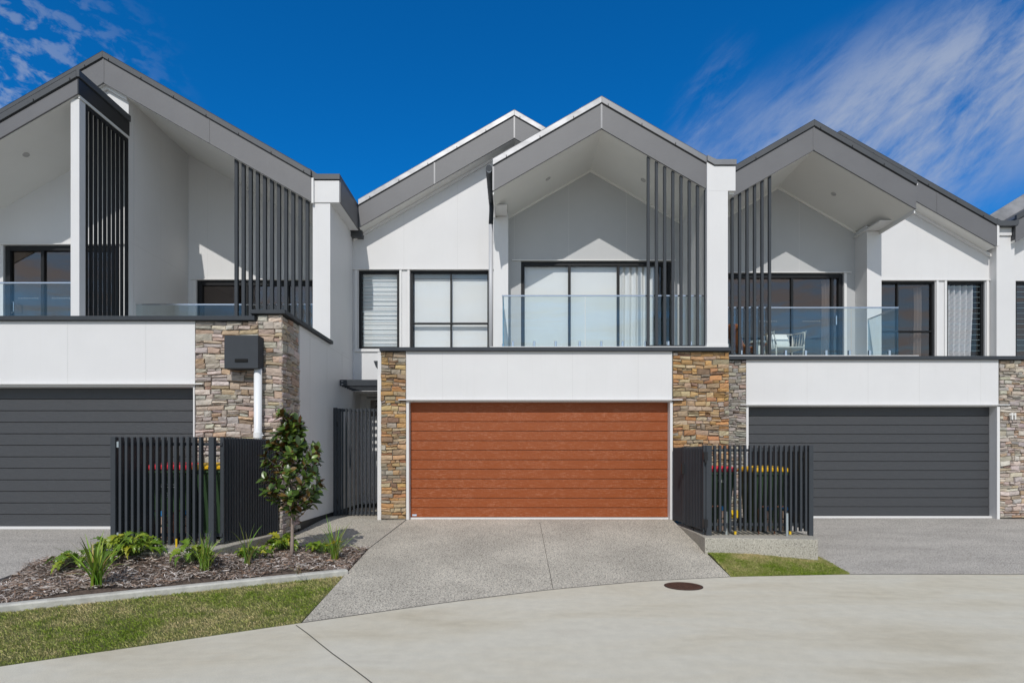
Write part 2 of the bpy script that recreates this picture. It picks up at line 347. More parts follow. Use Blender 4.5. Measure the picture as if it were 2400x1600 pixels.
# ------------------------------------------------------------------ ledgestone cladding
PALC = [(.36, .22, .10), (.40, .31, .20), (.47, .27, .09), (.43, .22, .07), (.44, .33, .20), (.38, .29, .19), (.32, .26, .20), (.27, .25, .22), (.19, .12, .085), (.52, .42, .30), (.50, .34, .16), (.40, .17, .065), (.34, .33, .29)]
PALG = [(.36, .335, .30), (.30, .285, .265), (.42, .385, .34), (.25, .24, .225), (.45, .41, .355), (.34, .31, .275), (.29, .265, .23), (.38, .35, .32), (.42, .33, .21), (.30, .22, .16)]
PALL = [(a*1.18, b*1.15, c*1.15) for a, b, c in PALG]+[(.44, .29, .17), (.54, .47, .40), (.52, .45, .40), (.36, .24, .16), (.56, .50, .45), (.46, .38, .32)]
def stones(name, parent, m, pal, p0, udir, ndir, width, z0, z1, seed, big=1.0, ztop=None):
    """p0: (x,y) of the left bottom, udir/ndir: unit vectors in plan, stones stick out along ndir"""
    r = random.Random(seed); mb = MB(); U = Vector((udir[0], udir[1], 0)); N = Vector((ndir[0], ndir[1], 0)); O = Vector((p0[0], p0[1], 0))
    def stone(u0, u1, a, b):
        if ztop is not None and (a+b)/2 > ztop((u0+u1)/2): return
        g = r.uniform(.0015, .005); d = r.uniform(.012, .048); e = min(.008, (b-a)*.18, (u1-u0)*.15)
        c = pal[int(r.random()**1.15*len(pal))]; av = [sum(p[q] for p in pal)/len(pal) for q in range(3)]; c = tuple(a*.68+b*.32 for a, b in zip(c, av)); k = r.uniform(.78, 1.30); c = tuple(min(.8, x*k*r.uniform(.94, 1.06)) for x in c)
        nu, nv = max(2, int((u1-u0)/.05)), 2
        rows = []
        j = lambda q: r.uniform(-q, q)
        wp = lambda u, z: z+(.010*math.sin(6.3*u+2.1*z+seed)+.007*math.sin(15*u-4*z+seed*2))*min(1, (z-z0)*6, max(0, z1-z)*6)
        q_ = min(.007, (b-a)*.12)
        tl, tr_ = j(.008), j(.008)
        c0 = [(u0+g+j(q_), wp(u0, a)+g+j(q_)), (u1-g+j(q_), wp(u1, a)+g+j(q_)), (u1-g+j(q_), wp(u1, b)-g+j(q_)), (u0+g+j(q_), wp(u0, b)-g+j(q_))]
        vs = []; idx = {}
        def P(s, t, dd, ins):
            bx = (c0[0][0]*(1-s)+c0[1][0]*s)*(1-t)+(c0[3][0]*(1-s)+c0[2][0]*s)*t
            bz = (c0[0][1]*(1-s)+c0[1][1]*s)*(1-t)+(c0[3][1]*(1-s)+c0[2][1]*s)*t
            bx += ins*e*(1 if s == 0 else -1 if s == 1 else 0); bz += ins*e*(1 if t == 0 else -1 if t == 1 else 0)
            v = O+U*bx+N*dd; return (v.x, v.y, bz)
        for t in range(nv+1):
            for s in range(nu+1):
                idx[(s, t)] = len(vs); vs.append(P(s/nu, t/nv, d+j(.006)+(.005 if t == 1 else 0)+tl*(s/nu-.5)*2+tr_*(t/nv-.5)*2, 1))
        ring = [(s, 0) for s in range(nu+1)]+[(nu, t) for t in range(1, nv+1)]+[(s, nv) for s in range(nu-1, -1, -1)]+[(0, t) for t in range(nv-1, 0, -1)]
        b0 = len(vs)
        for (s, t) in ring: vs.append(P(s/nu, t/nv, d-.009, 0))
        b1 = len(vs)
        for (s, t) in ring: vs.append(P(s/nu, t/nv, -.01, 0))
        fs = [(idx[(s, t)], idx[(s+1, t)], idx[(s+1, t+1)], idx[(s, t+1)]) for s in range(nu) for t in range(nv)]
        n = len(ring)
        for i in range(n):
            k2 = (i+1) % n
            fs.append((idx[ring[i]], b0+i, b0+k2, idx[ring[k2]])); fs.append((b0+i, b1+i, b1+k2, b0+k2))
        mb.add(vs, fs, c)
    # columns of irregular heights: courses broken into blocks whose heights differ
    z = z0
    while z < z1-.02:
        h = min(r.uniform(.055, .125)*big, z1-z)
        if z1-(z+h) < .05: h = z1-z
        u = 0.0
        while u < width-.001:
            wd = r.uniform(.08, .29)*big
            if width-(u+wd) < .07: wd = width-u
            k = r.random()
            if h > .075 and k < .40:
                q = r.uniform(.35, .65); m1_ = u+wd*r.uniform(.4, .6)
                stone(u, u+wd, z, z+h*q)
                if wd > .18 and r.random() < .6: stone(u, m1_, z+h*q, z+h); stone(m1_, u+wd, z+h*q, z+h)
                else: stone(u, u+wd, z+h*q, z+h)
            elif h > .095 and k < .55:
                stone(u, u+wd, z, z+h*.33); stone(u, u+wd, z+h*.33, z+h*.67); stone(u, u+wd, z+h*.67, z+h)
            else: stone(u, u+wd, z, z+h)
            u += wd
        z += h
    return mb.build(name, m, parent, recalc=True)

# ------------------------------------------------------------------ building helpers
SL = .575
def wall(par, name, m, x0, x1, y0, y1, z0, top, apex, openings):
    """wall between y0 (front) and y1, bottom z0, sloping top; openings = [(xa, xb, zsill, zhead)]"""
    mb = MB()
    def strip(a, b, zb):
        pts = [(a, zb), (b, zb), (b, top(b))]
        if a < apex < b: pts.append((apex, top(apex)))
        pts.append((a, top(a))); mb.xz(pts, y0, y1)
    x = x0
    for (a, b, s, h) in sorted(openings):
        if a > x: strip(x, a, z0)
        strip(a, b, h)
        if s > z0: mb.box(a, b, y0, y1, z0, s)
        x = b
    if x < x1: strip(x, x1, z0)
    return mb.build(name, m, par)
def window(par, x0, x1, z0, z1, y, mx=(), tz=(), fw=.045, glassm=None, name='window', mw=.035, label=None, d=.08):
    mb = MB()
    mb.box(x0, x0+fw, y, y+d, z0, z1).box(x1-fw, x1, y, y+d, z0, z1)
    mb.box(x0+fw, x1-fw, y+.002, y+d, z1-fw, z1).box(x0+fw, x1-fw, y+.002, y+d, z0, z0+fw)
    for a in mx: mb.box(a-mw/2, a+mw/2, y+.01, y+d-.01, z0+fw, z1-fw)
    for b in tz:
        mb.box(x0+fw, x1-fw, y+.006, y+d-.006, b-mw/2, b+mw/2)
    o = mb.build(name, darker, par, bevel=.003)
    if label: o['label'] = label
    MB().box(x0+fw*.6, x1-fw*.6, y+.05, y+.056, z0+fw*.6, z1-fw*.6).build('pane', glassm or gl_win, o)
    return o
def room(par, x0, x1, y0, y1, z0, z1, m):
    b = MB()
    b.box(x0, x1, y1, y1+.05, z0, z1).box(x0-.05, x0, y0, y1, z0, z1).box(x1, x1+.05, y0, y1, z0, z1)
    b.box(x0, x1, y0, y1, z0-.05, z0).box(x0, x1, y0, y1, z1, z1+.05)
    return b.build('interior_room', m, par)
def curtain(par, x0, x1, y, z0, z1, folds, m, amp=.035, shear=0.0):
    mb = MB(); n = folds*10; vs = []; fs = []
    for k in range(9):
        t = k/8
        for i in range(n+1):
            u = i/n; x = x0+(x1-x0-shear*(1-t))*u
            vs.append((x, y+amp*math.sin(u*folds*2*math.pi+.4*math.sin(k*.8))+.008*math.sin(u*37), z0+(z1-z0)*t))
    for k in range(8):
        for i in range(n): a = k*(n+1)+i; fs.append((a, a+1, a+n+2, a+n+1))
    mb.add(vs, fs); return mb.build('curtain', m, par, smooth=True, recalc=False)
def decals(par, x0, x1, y, z, n=8, s=.016):
    mb = MB()
    for i in range(n):
        x = x0+(x1-x0)*i/(n-1); up = i % 2
        mb.xz([(x-s/2, z-s*.5), (x+s/2, z-s*.5), (x, z+s*.6)] if up else [(x-s/2, z+s*.5), (x+s/2, z+s*.5), (x, z-s*.6)], y-.003, y)
    return mb.build('safety_dots', whp, par)
def garage(par, x0, x1, z0, z1, y, m, n=12, label=None):
    mb = MB(); h = (z1-z0)/n
    for i in range(n):
        a = z0+i*h
        mb.xz([(x0, a+.004), (x1, a+.004), (x1, a+h-.004), (x0, a+h-.004)], y, y+.03)
    o = mb.build('garage_door', m, par, bevel=.006, seg=2)
    if label: o['label'] = label
    MB().box(x0, x1, y+.031, y+.06, z0, z1).build('door_backing', rubber, o)
    return o
def sheet_box(par, name, m, *a, bevel=0): return MB().box(*a).build(name, m, par, bevel=bevel)
def seams(par, items):
    mb = MB()
    for it in items: mb.box(*it)
    return mb.build('panel_joint', joint, par, split=True)
def downlight(par, x, y, z, sl):
    d = Vector((1, 0, sl)).normalized(); mb = MB(); n = 20
    nrm = Vector((-d.z, 0, d.x))
    if nrm.z > 0: nrm = -nrm
    c = Vector((x, y, z)); vs = []
    for off, r in ((-.002, .055), (.010, .055), (.012, .042), (.004, .038)):
        for k in range(n):
            t = 2*math.pi*k/n; vs.append(c+nrm*off+d*(r*math.cos(t))+Vector((0, r*math.sin(t), 0)))
    fs = [(i*n+k, i*n+(k+1) % n, (i+1)*n+(k+1) % n, (i+1)*n+k) for i in range(3) for k in range(n)]+[tuple(3*n+k for k in range(n))]
    mb.add(vs, fs); return mb.build('downlight', mat_dl, par)
mat_dl = mat('downlight_trim', (.42, .41, .40), .5)
def gable(par, ax, az, xl, xrr, yf, yb, cap, cap2=None, h=.46, sl=SL, joints=(), capname='roof_capping', soffit=True, yroof=19.0):
    """fascia board, metal capping, roof sheet, soffit for a gable. az = underside of fascia at ridge"""
    fa = MB(); fa.chev(ax, az, xl, xrr, sl, 0, h, yf, yf+.03); f = fa.build('fascia', fasc, par, bevel=.003)
    jt = MB()
    for jx in joints:
        z = az-sl*abs(jx-ax); jt.box(jx-.016, jx+.016, yf-.006, yf-.0005, z+.004, z+h-.01)
    if joints: jt.build('fascia_joint', capm if cap is not capd else fasc, f, split=True)
    def capping(a, b, m):
        mb = MB()
        mb.chev(ax, az, a, b, sl, h+.012, h+.125, yf-.028, yf+.035)
        mb.chev(ax, az, a, b, sl, h+.125, h+.133, yf-.030, yf+.25)
        c = mb.build('capping', m, par, bevel=.004)
        sc = MB(); x = a+.25 if b <= ax else ax+.12
        while x < b-.05:
            z = az-sl*abs(x-ax)+h+.018; sc.box(x-.006, x+.006, yf-.038, yf-.028, z, z+.03); x += .62
        sc.build('screw', rubber, c, split=True)
        dk = MB().chev(ax, az, a, b, sl, h-.002, h+.012, yf-.012, yf+.03); dk.build('shadow_gap', rubber, c)
    capping(xl, ax, cap); 
    if xrr > ax: capping(ax, xrr, cap2 or cap)
    MB().chev(ax, az, xl+.01, xrr-.01, sl, .06, h+.08, yf+.036, yroof).build('roof', capd, par)
    if soffit:
        MB().chev(ax, az, xl+.012, xrr-.012, sl, .0, .055, yf+.034, yb).build('soffit', soffm, par)
    return f

# =================================================================== CENTRE HOUSE
C = thing('townhouse', (1.0, 11.0, -1.12), 'white townhouse in the middle with the cedar brown garage door and ochre stone piers', 'townhouse', 'row of white gabled townhouses')
YP = 10.98
# garage storey
sheet_box(C, 'wall', white, -1.945, 2.94, YP, YP+.25, 1.067, 1.953)
seams(C, [(x-.003, x+.003, YP-.0015, YP, 1.07, 1.95) for x in (-1.28, -.085, 1.115, 2.32)])
MB().box(-2.08, 3.12, YP-.055, YP-.002, 1.052, 1.068).build('lintel_trim', trimw, C)
MB().box(-1.945, 2.94, YP+.001, YP+.24, 1.028, 1.066).box(-1.945, -1.895, YP, YP+.22, -1.14, 1.0275).box(2.907, 2.955, YP, YP+.22, -1.14, 1.0275).build('door_frame', trimw, C, bevel=.003)
MB().box(-1.945, -1.935, YP-.012, YP, 1.07, 1.95).box(2.93, 2.94, YP-.012, YP, 1.07, 1.95).build('corner_bead', trimw, C, split=True)
gd = garage(C, -1.895, 2.907, -1.11, 1.030, 11.15, cedar, label='cedar brown wood-grain garage door')
MB().box(-1.86, -1.78, 11.144, 11.15, -1.085, -1.055).build('badge', mat('pale_badge', (.5, .62, .75), .4), gd)
MB().box(-1.893, 2.905, 11.10, 11.2, -1.145, -1.112).build('door_sill', trimw, C)
room(C, -1.89, 2.9, 11.25, 14, -1.1, 1.0, room_d)
# stone piers
mp = MB().box(-2.41, -1.945, YP+.025, YP+.30, -1.15, 1.945).box(2.955, 4.0, YP+.025, YP+.30, -1.15, 1.945); mp.build('pier_core', mortar, C, split=True)
stones('stone_cladding', C, stoneC, PALC, (-2.41, YP+.03), (1, 0), (0, -1), .46, -1.125, 1.94, 11, big=.82)
stones('stone_cladding', C, stoneC, PALC, (2.96, YP+.03), (1, 0), (0, -1), 1.03, -1.16, 1.94, 23, big=.9)
MB().box(-2.48, -2.412, YP+.03, 13.1, -1.16, 1.50).build('side_wall', trimw, C)
MB().box(-2.48, -2.412, YP+.05, 13.1, 1.503, 1.945).build('side_wall', white, C)
# little roof bracket at top of left pier
MB().xz([(-2.62, 1.83), (-2.43, 1.83), (-2.43, 1.56), (-2.50, 1.62), (-2.58, 1.72)], 11.30, 11.42).box(-2.50, -2.43, 11.28, 11.44, 1.50, 1.90).build('gutter_end', dark, C, bevel=.004)
# coping + balcony slab
MB().box(-2.425, 4.005, YP-.065, YP+.25, 1.950, 2.018).build('coping', dark, C, bevel=.004)
MB().box(-.40, 3.60, YP-.035, YP+.2, 2.019, 2.036).build('slab_flashing', trimw, C)
MB().box(-2.40, 3.99, YP+.25, 13.1, 1.80, 1.96).build('balcony_floor', kerb_m, C)
# front gable
gable(C, 1.653, 6.07, -.355, 3.60, 11.03, 12.63, capl, capm, joints=(1.653, -.345), yroof=13.1)  # one zinc on both slopes; the left painted lighter for the sun
MB().box(-.355, -.335, 11.05, 12.62, 4.86, 5.45).build('barge_end', trimw, C)
MB().box(-.332, -.10, 11.7, 12.62, 4.925, 4.95).build('eave_lining', trimw, C)
topC = lambda x: 6.07+.05-SL*abs(x-1.653)
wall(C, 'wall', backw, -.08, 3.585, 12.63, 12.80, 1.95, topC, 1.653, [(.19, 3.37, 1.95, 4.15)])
MB().chev(1.653, 6.07, -.08, 3.58, SL, -.045, -.001, 12.60, 12.63).build('cornice', soffm, C)
MB().box(.0, 3.45, 12.595, 12.63, 4.155, 4.175).build('head_flashing', trimw, C)
seams(C, [(x-.003, x+.003, 12.6285, 12.63, 4.18, topC(x)-.06) for x in (.05, 1.20, 2.42)])
sd = window(C, .19, 3.37, 1.97, 4.13, 12.65, mx=(1.218, 2.255, 3.10), fw=.07, name='sliding_door', mw=.055, glassm=gl_clr)
MB().box(.27, 2.24, 12.77, 12.775, 1.99, 4.10).build('roller_blind', blind_m, sd)
curtain(sd, 2.28, 3.05, 12.80, 1.99, 4.10, 6, mat('white_sheer', (.78, .78, .78), .85), amp=.018)
for a in (.45, 1.49, 2.52): decals(sd, a, a+.38, 12.695, 3.08); decals(sd, a+.02, a+.40, 12.695, 2.90)
MB().box(3.03, 3.06, 12.60, 12.64, 2.75, 3.05).build('handle', steel, sd)
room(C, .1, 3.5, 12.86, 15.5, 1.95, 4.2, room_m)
for px, py, s in ((1284.5, 419, 1), (1508, 421, -1)):
    yy = 11.85 if s > 0 else 11.88; x = xr(px, yy); downlight(C, x, yy, 6.07-SL*abs(x-1.653), SL*s)
# wing pillar, party pillar
MB().box(-.374, -.078, 12.18, 13.15, 1.95, 4.90).build('wall', white, C)
MB().xz([(-.30, 4.9), (-.078, 4.9), (-.078, 5.03), (-.30, 4.95)], 12.20, 12.9).build('pillar_head', white, C)
MB().box(3.585, 3.97, YP, 13.25, 2.04, 4.90).build('party_wall', white, C, bevel=.002)
MB().box(3.575, 3.975, YP-.012, YP+.1, 2.02, 2.085).build('base_flashing', trimw, C)
MB().xz([(3.585, 4.9), (4.11, 4.9), (4.11, 5.357), (3.72, 5.357), (3.585, 5.43)], YP, 12.9).build('party_wall_cap', white, C, bevel=.002)
MB().xz([(3.585, 5.445), (3.72, 5.368), (4.12, 5.368), (4.12, 5.468), (3.75, 5.468), (3.585, 5.545)], YP-.03, 12.9).build('capping', capm, C, bevel=.003)
MB().box(4.0, 4.10, YP+.05, 12.9, 4.86, 4.899).build('cap_lining', soffm, C)
# slat screen of the balcony
mb = MB()
for i in range(8):
    x = 2.505+.1525*i; mb.box(x, x+.05, 11.07, 11.125, 2.09, 6.07-SL*(x+.03-1.653)+.02)
mb.box(2.50, 3.58, 11.072, 11.123, 2.045, 2.085)
mb.build('slat_screen', dark, C, bevel=.003)
# glass balustrade
def balustrade(par, segs, z0, z1, clamps, rail=.012, face=True):
    g = MB(); segs = [(a, b, c, d or b) for a, b, c, d in segs]
    for (xa, ya, xb, yb) in segs:
        if abs(xa-xb) > abs(ya-yb): g.box(xa, xb, ya, ya+.012, z0+.03, z1-.012)
        else: g.box(xa, xa+.012, ya, yb, z0+.03, z1-.012)
    o = g.build('balustrade_glass', gl_bal, par)
    r = MB()
    for (xa, ya, xb, yb) in segs:
        if abs(xa-xb) > abs(ya-yb): r.box(xa-.015, xb, ya-.008, ya+.02, z1-.012, z1+.014)
        else: r.box(xa-.008, xa+.02, ya+.02, yb, z1-.012, z1+.014)
    r.build('handrail', steel, o, bevel=.003)
    for (x, y) in clamps:
        MB().box(x-.022, x+.022, y-.022, y+.034, z0, z0+.135).build('glass_clamp', steel, o, bevel=.005)
    return o
balustrade(C, [(-.176, 11.16, 1.36, 0), (1.375, 11.16, 2.56, 0), (2.575, 11.16, 3.58, 0), (-.176, 11.18, -.176, 12.17)], 2.037, 3.02,
           [(xr(p, 11.16), 11.16) for p in (1202, 1252, 1302, 1358.5, 1409, 1459, 1513, 1566, 1619)]+[(-.17, 11.4), (-.17, 11.9)])
# gutter and downpipe at the left eave
n = 10; gv = []; L0, L1 = 11.02, 12.55
for y in (L0, L1):
    for r in (.062, .054):
        for k in range(n+1):
            t = math.pi+math.pi*k/n; gv.append((-.425+r*math.cos(t)*1.0, y, 5.335+r*1.55*math.sin(t)))
m1_ = n+1; gf = []
for k in range(n):
    gf += [(k, k+1, 2*m1_+k+1, 2*m1_+k), (m1_+k, m1_+k+1, 3*m1_+k+1, 3*m1_+k), (k, k+1, m1_+k+1, m1_+k)]
gm = MB(); gm.add(gv, gf); gm.tube([(-.425, L0-.002, 5.335), (-.425, L0+.004, 5.335)], .058, 16)
gu = gm.build('gutter', dark, C, smooth=False)
for yy in (11.3, 11.8, 12.3): MB().box(-.49, -.36, yy, yy+.02, 5.33, 5.345).build('bracket', dark, gu)
MB().tube([(-.425, 12.35, 5.24), (-.425, 12.37, 5.10), (-.44, 12.45, 4.86)], .048, 14).build('downpipe', dark, C, smooth=True)
MB().tube([(-.44, 12.45, 4.86), (-.44, 12.45, 1.96)], .045, 16).build('downpipe', mat('grey_downpipe', (.5, .51, .53), .4), C, smooth=True)
# rear gable + recessed wall with windows
gable(C, .05, 6.84, -3.29, 1.9, 12.80, 13.15, capl, capl, joints=(.05, -1.66), h=.47)
topC2 = lambda x: 6.84+.05-SL*abs(x-.05)
wall(C, 'wall', white, -3.5, -.30, 13.15, 13.35, 1.46, topC2, .05, [(-3.38, -2.48, 2.395, 4.126), (-2.245, -.488, 1.9, 4.126)])
MB().chev(.05, 6.84, -3.48, -.3, SL, -.06, -.002, 13.09, 13.148).build('cornice', trimw, C)
seams(C, [(x-.003, x+.003, 13.1485, 13.15, 4.15, topC2(x)-.1) for x in (-2.38, -1.2)])
MB().box(-3.5, -.38, 13.11, 13.149, 4.128, 4.148).build('head_flashing', trimw, C)
fr = MB()
for a, b in ((-3.46, -3.395), (-3.39, -3.375), (-2.475, -2.425), (-2.30, -2.25)): fr.box(a, b, 13.12, 13.16, 2.33, 4.126)
fr.box(-3.46, -2.43, 13.118, 13.149, 2.325, 2.385); fr.build('window_trim', trimw, C, bevel=.003)
w1 = window(C, -3.375, -2.485, 2.395, 4.12, 13.19, fw=.055, glassm=gl_clr, label='louvre window with white slatted blind')
lv = MB()
for i in range(15): z = 2.47+i*.107; lv.box(-3.32, -2.54, 13.225, 13.238, z, z+.006)
lv.build('louvre_edge', mat('louvre_glass_edge', (.30, .42, .46), .3), w1)
bl = MB()
for i in range(21): z = 2.45+i*.078; bl.box(-3.31, -2.55, 13.30, 13.306, z, z+.072)
bl.build('slatted_blind', blind_m, w1)
w2 = window(C, -2.24, -.495, 1.9, 4.12, 13.19, mx=(xr(1057, 13.2),), tz=(2.964,), fw=.05, glassm=gl_clr)
MB().box(-2.17, -.52, 13.33, 13.335, 1.95, 3.98).build('roller_blind', blind_m, w2)
MB().box(-2.17, -.52, 13.30, 13.36, 3.99, 4.08).build('blind_cassette', mat('blind_pelmet', (.36, .42, .47), .6), w2)
room(C, -3.4, -.4, 13.40, 16, 1.9, 4.3, room_m)
MB().box(-3.72, -3.26, 12.97, 16, 4.80, 5.33).build('valley_flashing', capd, C)
# entry porch
MB().box(-3.5, -2.45, 13.36, 13.9, 1.44, 1.55).build('porch_ceiling', soffm, C)
MB().box(-3.5, -3.36, 13.8, 13.95, -1.2, 1.44).box(-3.36, -2.4, 13.8, 13.95, 1.40, 1.44).box(-2.5, -2.4, 13.8, 13.95, -1.2, 1.40).build('wall', white, C)
ed = MB().box(-3.36, -3.28, 13.82, 13.88, -1.06, 1.38).box(-3.28, -2.5, 13.82, 13.88, .84, .96).box(-3.28, -3.10, 13.825, 13.875, -1.06, .84).box(-3.10, -2.5, 13.825, 13.875, -1.06, -.78).box(-3.28, -2.5, 13.82, 13.88, 1.33, 1.38).build('front_door', trimw, C, bevel=.003)
MB().box(-3.28, -2.5, 13.845, 13.85, .96, 1.33).box(-3.10, -2.5, 13.845, 13.85, -.78, .84).build('pane', gl_win, ed)
MB().box(-3.5, -2.45, 13.70, 13.80, -1.2, -1.07).build('threshold', rubber, C)
room(C, -3.45, -2.5, 13.96, 15.5, -1.1, 1.4, room_d)
pg = MB().box(-3.495, -2.5, 12.12, 12.16, 1.46, 1.58); 
for i in range(5): pg.box(-3.495, -2.5, 12.28+i*.18, 12.305+i*.18, 1.455, 1.53)
pg.build('entry_canopy', dark, C, bevel=.002)
MB().box(-3.47, -3.42, 12.113, 12.12, 1.48, 1.49).box(-3.47, -3.42, 12.113, 12.12, 1.54, 1.55).build('bolt', steel, C, split=True)

# =================================================================== RIGHT HOUSE
R_ = thing('townhouse', (7.0, 11.7, -1.17), 'white townhouse with charcoal garage door and house number 11 on grey stone', 'townhouse', 'row of white gabled townhouses')
YR = 11.66
sheet_box(R_, 'wall', white, 4.573, 9.495, YR, YR+.25, 1.037, 1.906)
seams(R_, [(x-.003, x+.003, YR-.0015, YR, 1.04, 1.90) for x in (5.76, 6.95, 7.05+.9, 9.15)])
MB().box(4.44, 9.68, YR-.055, YR-.002, 1.021, 1.037).build('lintel_trim', trimw, R_)
MB().box(4.573, 9.495, YR+.001, YR+.24, .999, 1.036).box(4.573, 4.62, YR, YR+.16, -1.2, .9985).box(9.455, 9.51, YR-.02, YR+.03, -1.2, .9985).build('door_frame', trimw, R_, bevel=.003)
MB().box(9.456, 9.50, YR+.031, YR+.2, -1.2, .9985).build('reveal', white, R_)
garage(R_, 4.62, 9.455, -1.15, 1.003, 11.83, ddoor, label='charcoal wood-grain garage door beside house number 11')
MB().box(4.62, 9.455, 11.77, 11.9, -1.19, -1.152).build('door_sill', trimw, R_)
MB().box(3.99, 4.573, YR+.025, YR+.3, -1.2, 1.90).box(9.515, 11.03, YR+.025, YR+.3, -1.2, 1.90).build('pier_core', mortar, R_, split=True)
stones('stone_cladding', R_, stoneG, PALG, (4.0, YR+.03), (1, 0), (0, -1), .57, -1.19, 1.90, 31, big=.75)
stones('stone_cladding', R_, stoneG, PALL, (9.52, YR+.03), (1, 0), (0, -1), 1.50, -1.17, 1.90, 37, big=.8)
MB().box(4.005, 14.5, YR-.065, YR+.25, 1.905, 1.973).build('coping', dark, R_, bevel=.004)
MB().box(4.01, 7.92, YR-.035, YR+.2, 1.974, 1.991).build('slab_flashing', trimw, R_)
MB().box(4.0, 14.5, YR+.25, 13.8, 1.75, 1.87).build('balcony_floor', kerb_m, R_)
RX = 5.917; RZ = 6.02
gable(R_, RX, RZ, 3.9, 7.927, 11.71, 13.31, capd, capd, joints=(RX,), yroof=13.8)
MB().box(7.905, 7.928, 11.745, 13.3, 4.80, 5.40).build('barge_end', trimw, R_)
MB().box(7.60, 7.90, 12.35, 13.3, 4.88, 4.905).build('eave_lining', trimw, R_)
MB().tube([(7.93, 11.70, 5.35), (7.99, 11.9, 5.34)], .02, 8).build('flashing_tip', capl, R_)
topR = lambda x: RZ+.05-SL*abs(x-RX)
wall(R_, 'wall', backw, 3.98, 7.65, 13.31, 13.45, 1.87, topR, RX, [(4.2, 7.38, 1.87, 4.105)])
MB().chev(RX, RZ, 3.98, 7.65, SL, -.045, -.001, 13.28, 13.31).build('cornice', soffm, R_)
MB().box(4.1, 7.55, 13.275, 13.31, 4.108, 4.128).build('head_flashing', trimw, R_)
seams(R_, [(x-.003, x+.003, 13.3085, 13.31, 4.13, topR(x)-.06) for x in (5.1, 6.40)])
MB().box(7.382, 7.44, 13.27, 13.312, 1.9, 4.10).build('window_trim', trimw, R_)
sd = window(R_, 4.2, 7.38, 1.90, 4.095, 13.33, mx=(5.29, 6.26, 7.16), fw=.09, name='sliding_door', mw=.05)
curtain(sd, 6.98, 7.24, 13.47, 1.9, 4.0, 3, curtp, shear=.14)
for a in (5.55, 6.52): decals(sd, a, a+.37, 13.375, 3.05, s=.016)
MB().box(7.20, 7.225, 13.28, 13.33, 2.95, 3.15).build('handle', steel, sd)
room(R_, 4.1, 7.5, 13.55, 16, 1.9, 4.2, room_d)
downlight(R_, xr(1954, 12.55), 12.55, RZ-SL*abs(xr(1954, 12.55)-RX), -SL)
MB().box(7.644, 7.955, 12.86, 13.83, 1.9, 4.86).build('wall', white, R_)
MB().xz([(7.644, 4.86), (7.9, 4.86), (7.9, 4.90), (7.644, 5.00)], 12.88, 13.4).build('pillar_head', white, R_)
mb = MB()
for i in range(8):
    x = 5.105-.1475*i; mb.box(x-.05, x, 11.76, 11.815, 2.04, RZ-SL*abs(x-.03-RX)+.02)
mb.box(4.05, 5.10, 11.762, 11.813, 1.995, 2.035)
mb.build('slat_screen', dark, R_, bevel=.003)
balustrade(R_, [(4.05, 11.84, 5.52, 0), (5.535, 11.84, 6.72, 0), (6.735, 11.84, 7.66, 0), (7.66, 11.86, 7.66, 12.85)], 1.99, 2.97,
           [(xr(p, 11.84), 11.84) for p in (1737, 1787, 1841, 1888, 1936, 1991, 2038, 2084)]+[(7.665, 12.2), (7.665, 12.65)])
# rear gable
gable(R_, 7.40, 6.76, 5.4, 10.93, 13.48, 13.83, capd, capd, joints=(7.40, 9.60), h=.47, soffit=False, sl=.567)
MB().chev(7.40, 6.76, 7.5, 10.93, .567, 0, .055, 13.515, 13.84).build('soffit', soffm, R_)
topR2 = lambda x: 6.76+.05-.567*abs(x-7.40)
wall(R_, 'wall', white, 7.9, 11.06, 13.83, 14.0, 1.85, topR2, 7.40, [(8.1, 9.80, 1.85, 4.09), (10.06, 10.955, 1.85, 4.09)])
MB().chev(7.40, 6.76, 7.95, 11.05, .567, -.06, -.002, 13.77, 13.828).build('cornice', trimw, R_)
MB().box(7.96, 11.05, 13.79, 13.829, 4.092, 4.112).build('head_flashing', trimw, R_)
MB().box(9.81, 9.86, 13.80, 13.84, 1.85, 4.088).box(10.0, 10.05, 13.80, 13.84, 1.85, 4.088).box(10.965, 11.02, 13.80, 13.84, 1.85, 4.088).build('window_trim', trimw, R_, split=True)
w3 = window(R_, 8.1, 9.80, 1.85, 4.085, 13.87, mx=(xr(2103, 13.9),), tz=(2.93,), fw=.05)
curtain(w3, 9.45, 9.62, 14.05, 1.9, 4.0, 2, curtp)
w4 = window(R_, 10.065, 10.95, 1.85, 4.085, 13.87, fw=.055, glassm=gl_clr, label='louvre window with folded patterned curtain')
lv = MB()
for i in range(17): z = 1.99+i*.124; lv.box(10.12, 10.9, 13.905, 13.918, z, z+.004)
lv.build('louvre_edge', MATS['louvre_glass_edge'], w4)
curtain(w4, 10.12, 10.80, 14.03, 1.9, 4.03, 5, curt, amp=.065, shear=.06)
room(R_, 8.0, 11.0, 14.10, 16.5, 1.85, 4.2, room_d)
MB().box(11.05, 11.46, 13.62, 14.6, 1.95, 5.05).build('party_wall', white, R_, bevel=.002)
MB().box(10.94, 10.99, 13.47, 13.62, 4.77, 5.27).build('fascia_end', trimw, R_)
MB().xz([(10.93, 5.26), (11.0, 5.225), (11.35, 5.225), (11.42, 5.26), (11.42, 5.385), (11.33, 5.335), (11.02, 5.335), (10.93, 5.385)], 13.452, 14.6).build('capping', capd, R_)
MB().box(10.99, 11.36, 13.58, 13.62, 5.05, 5.22).build('party_wall_cap', white, R_)
# house number
num = MB()
for x in (xr(2369, 11.6), xr(2376.5, 11.6)):
    num.box(x, x+.019, 11.57, 11.62, .735, .865).xz([(x-.028, .825), (x-.022, .812), (x+.001, .845), (x+.001, .862)], 11.571, 11.619)
num.build('house_number', mat('brushed_number', (.80, .78, .74), .4), R_)
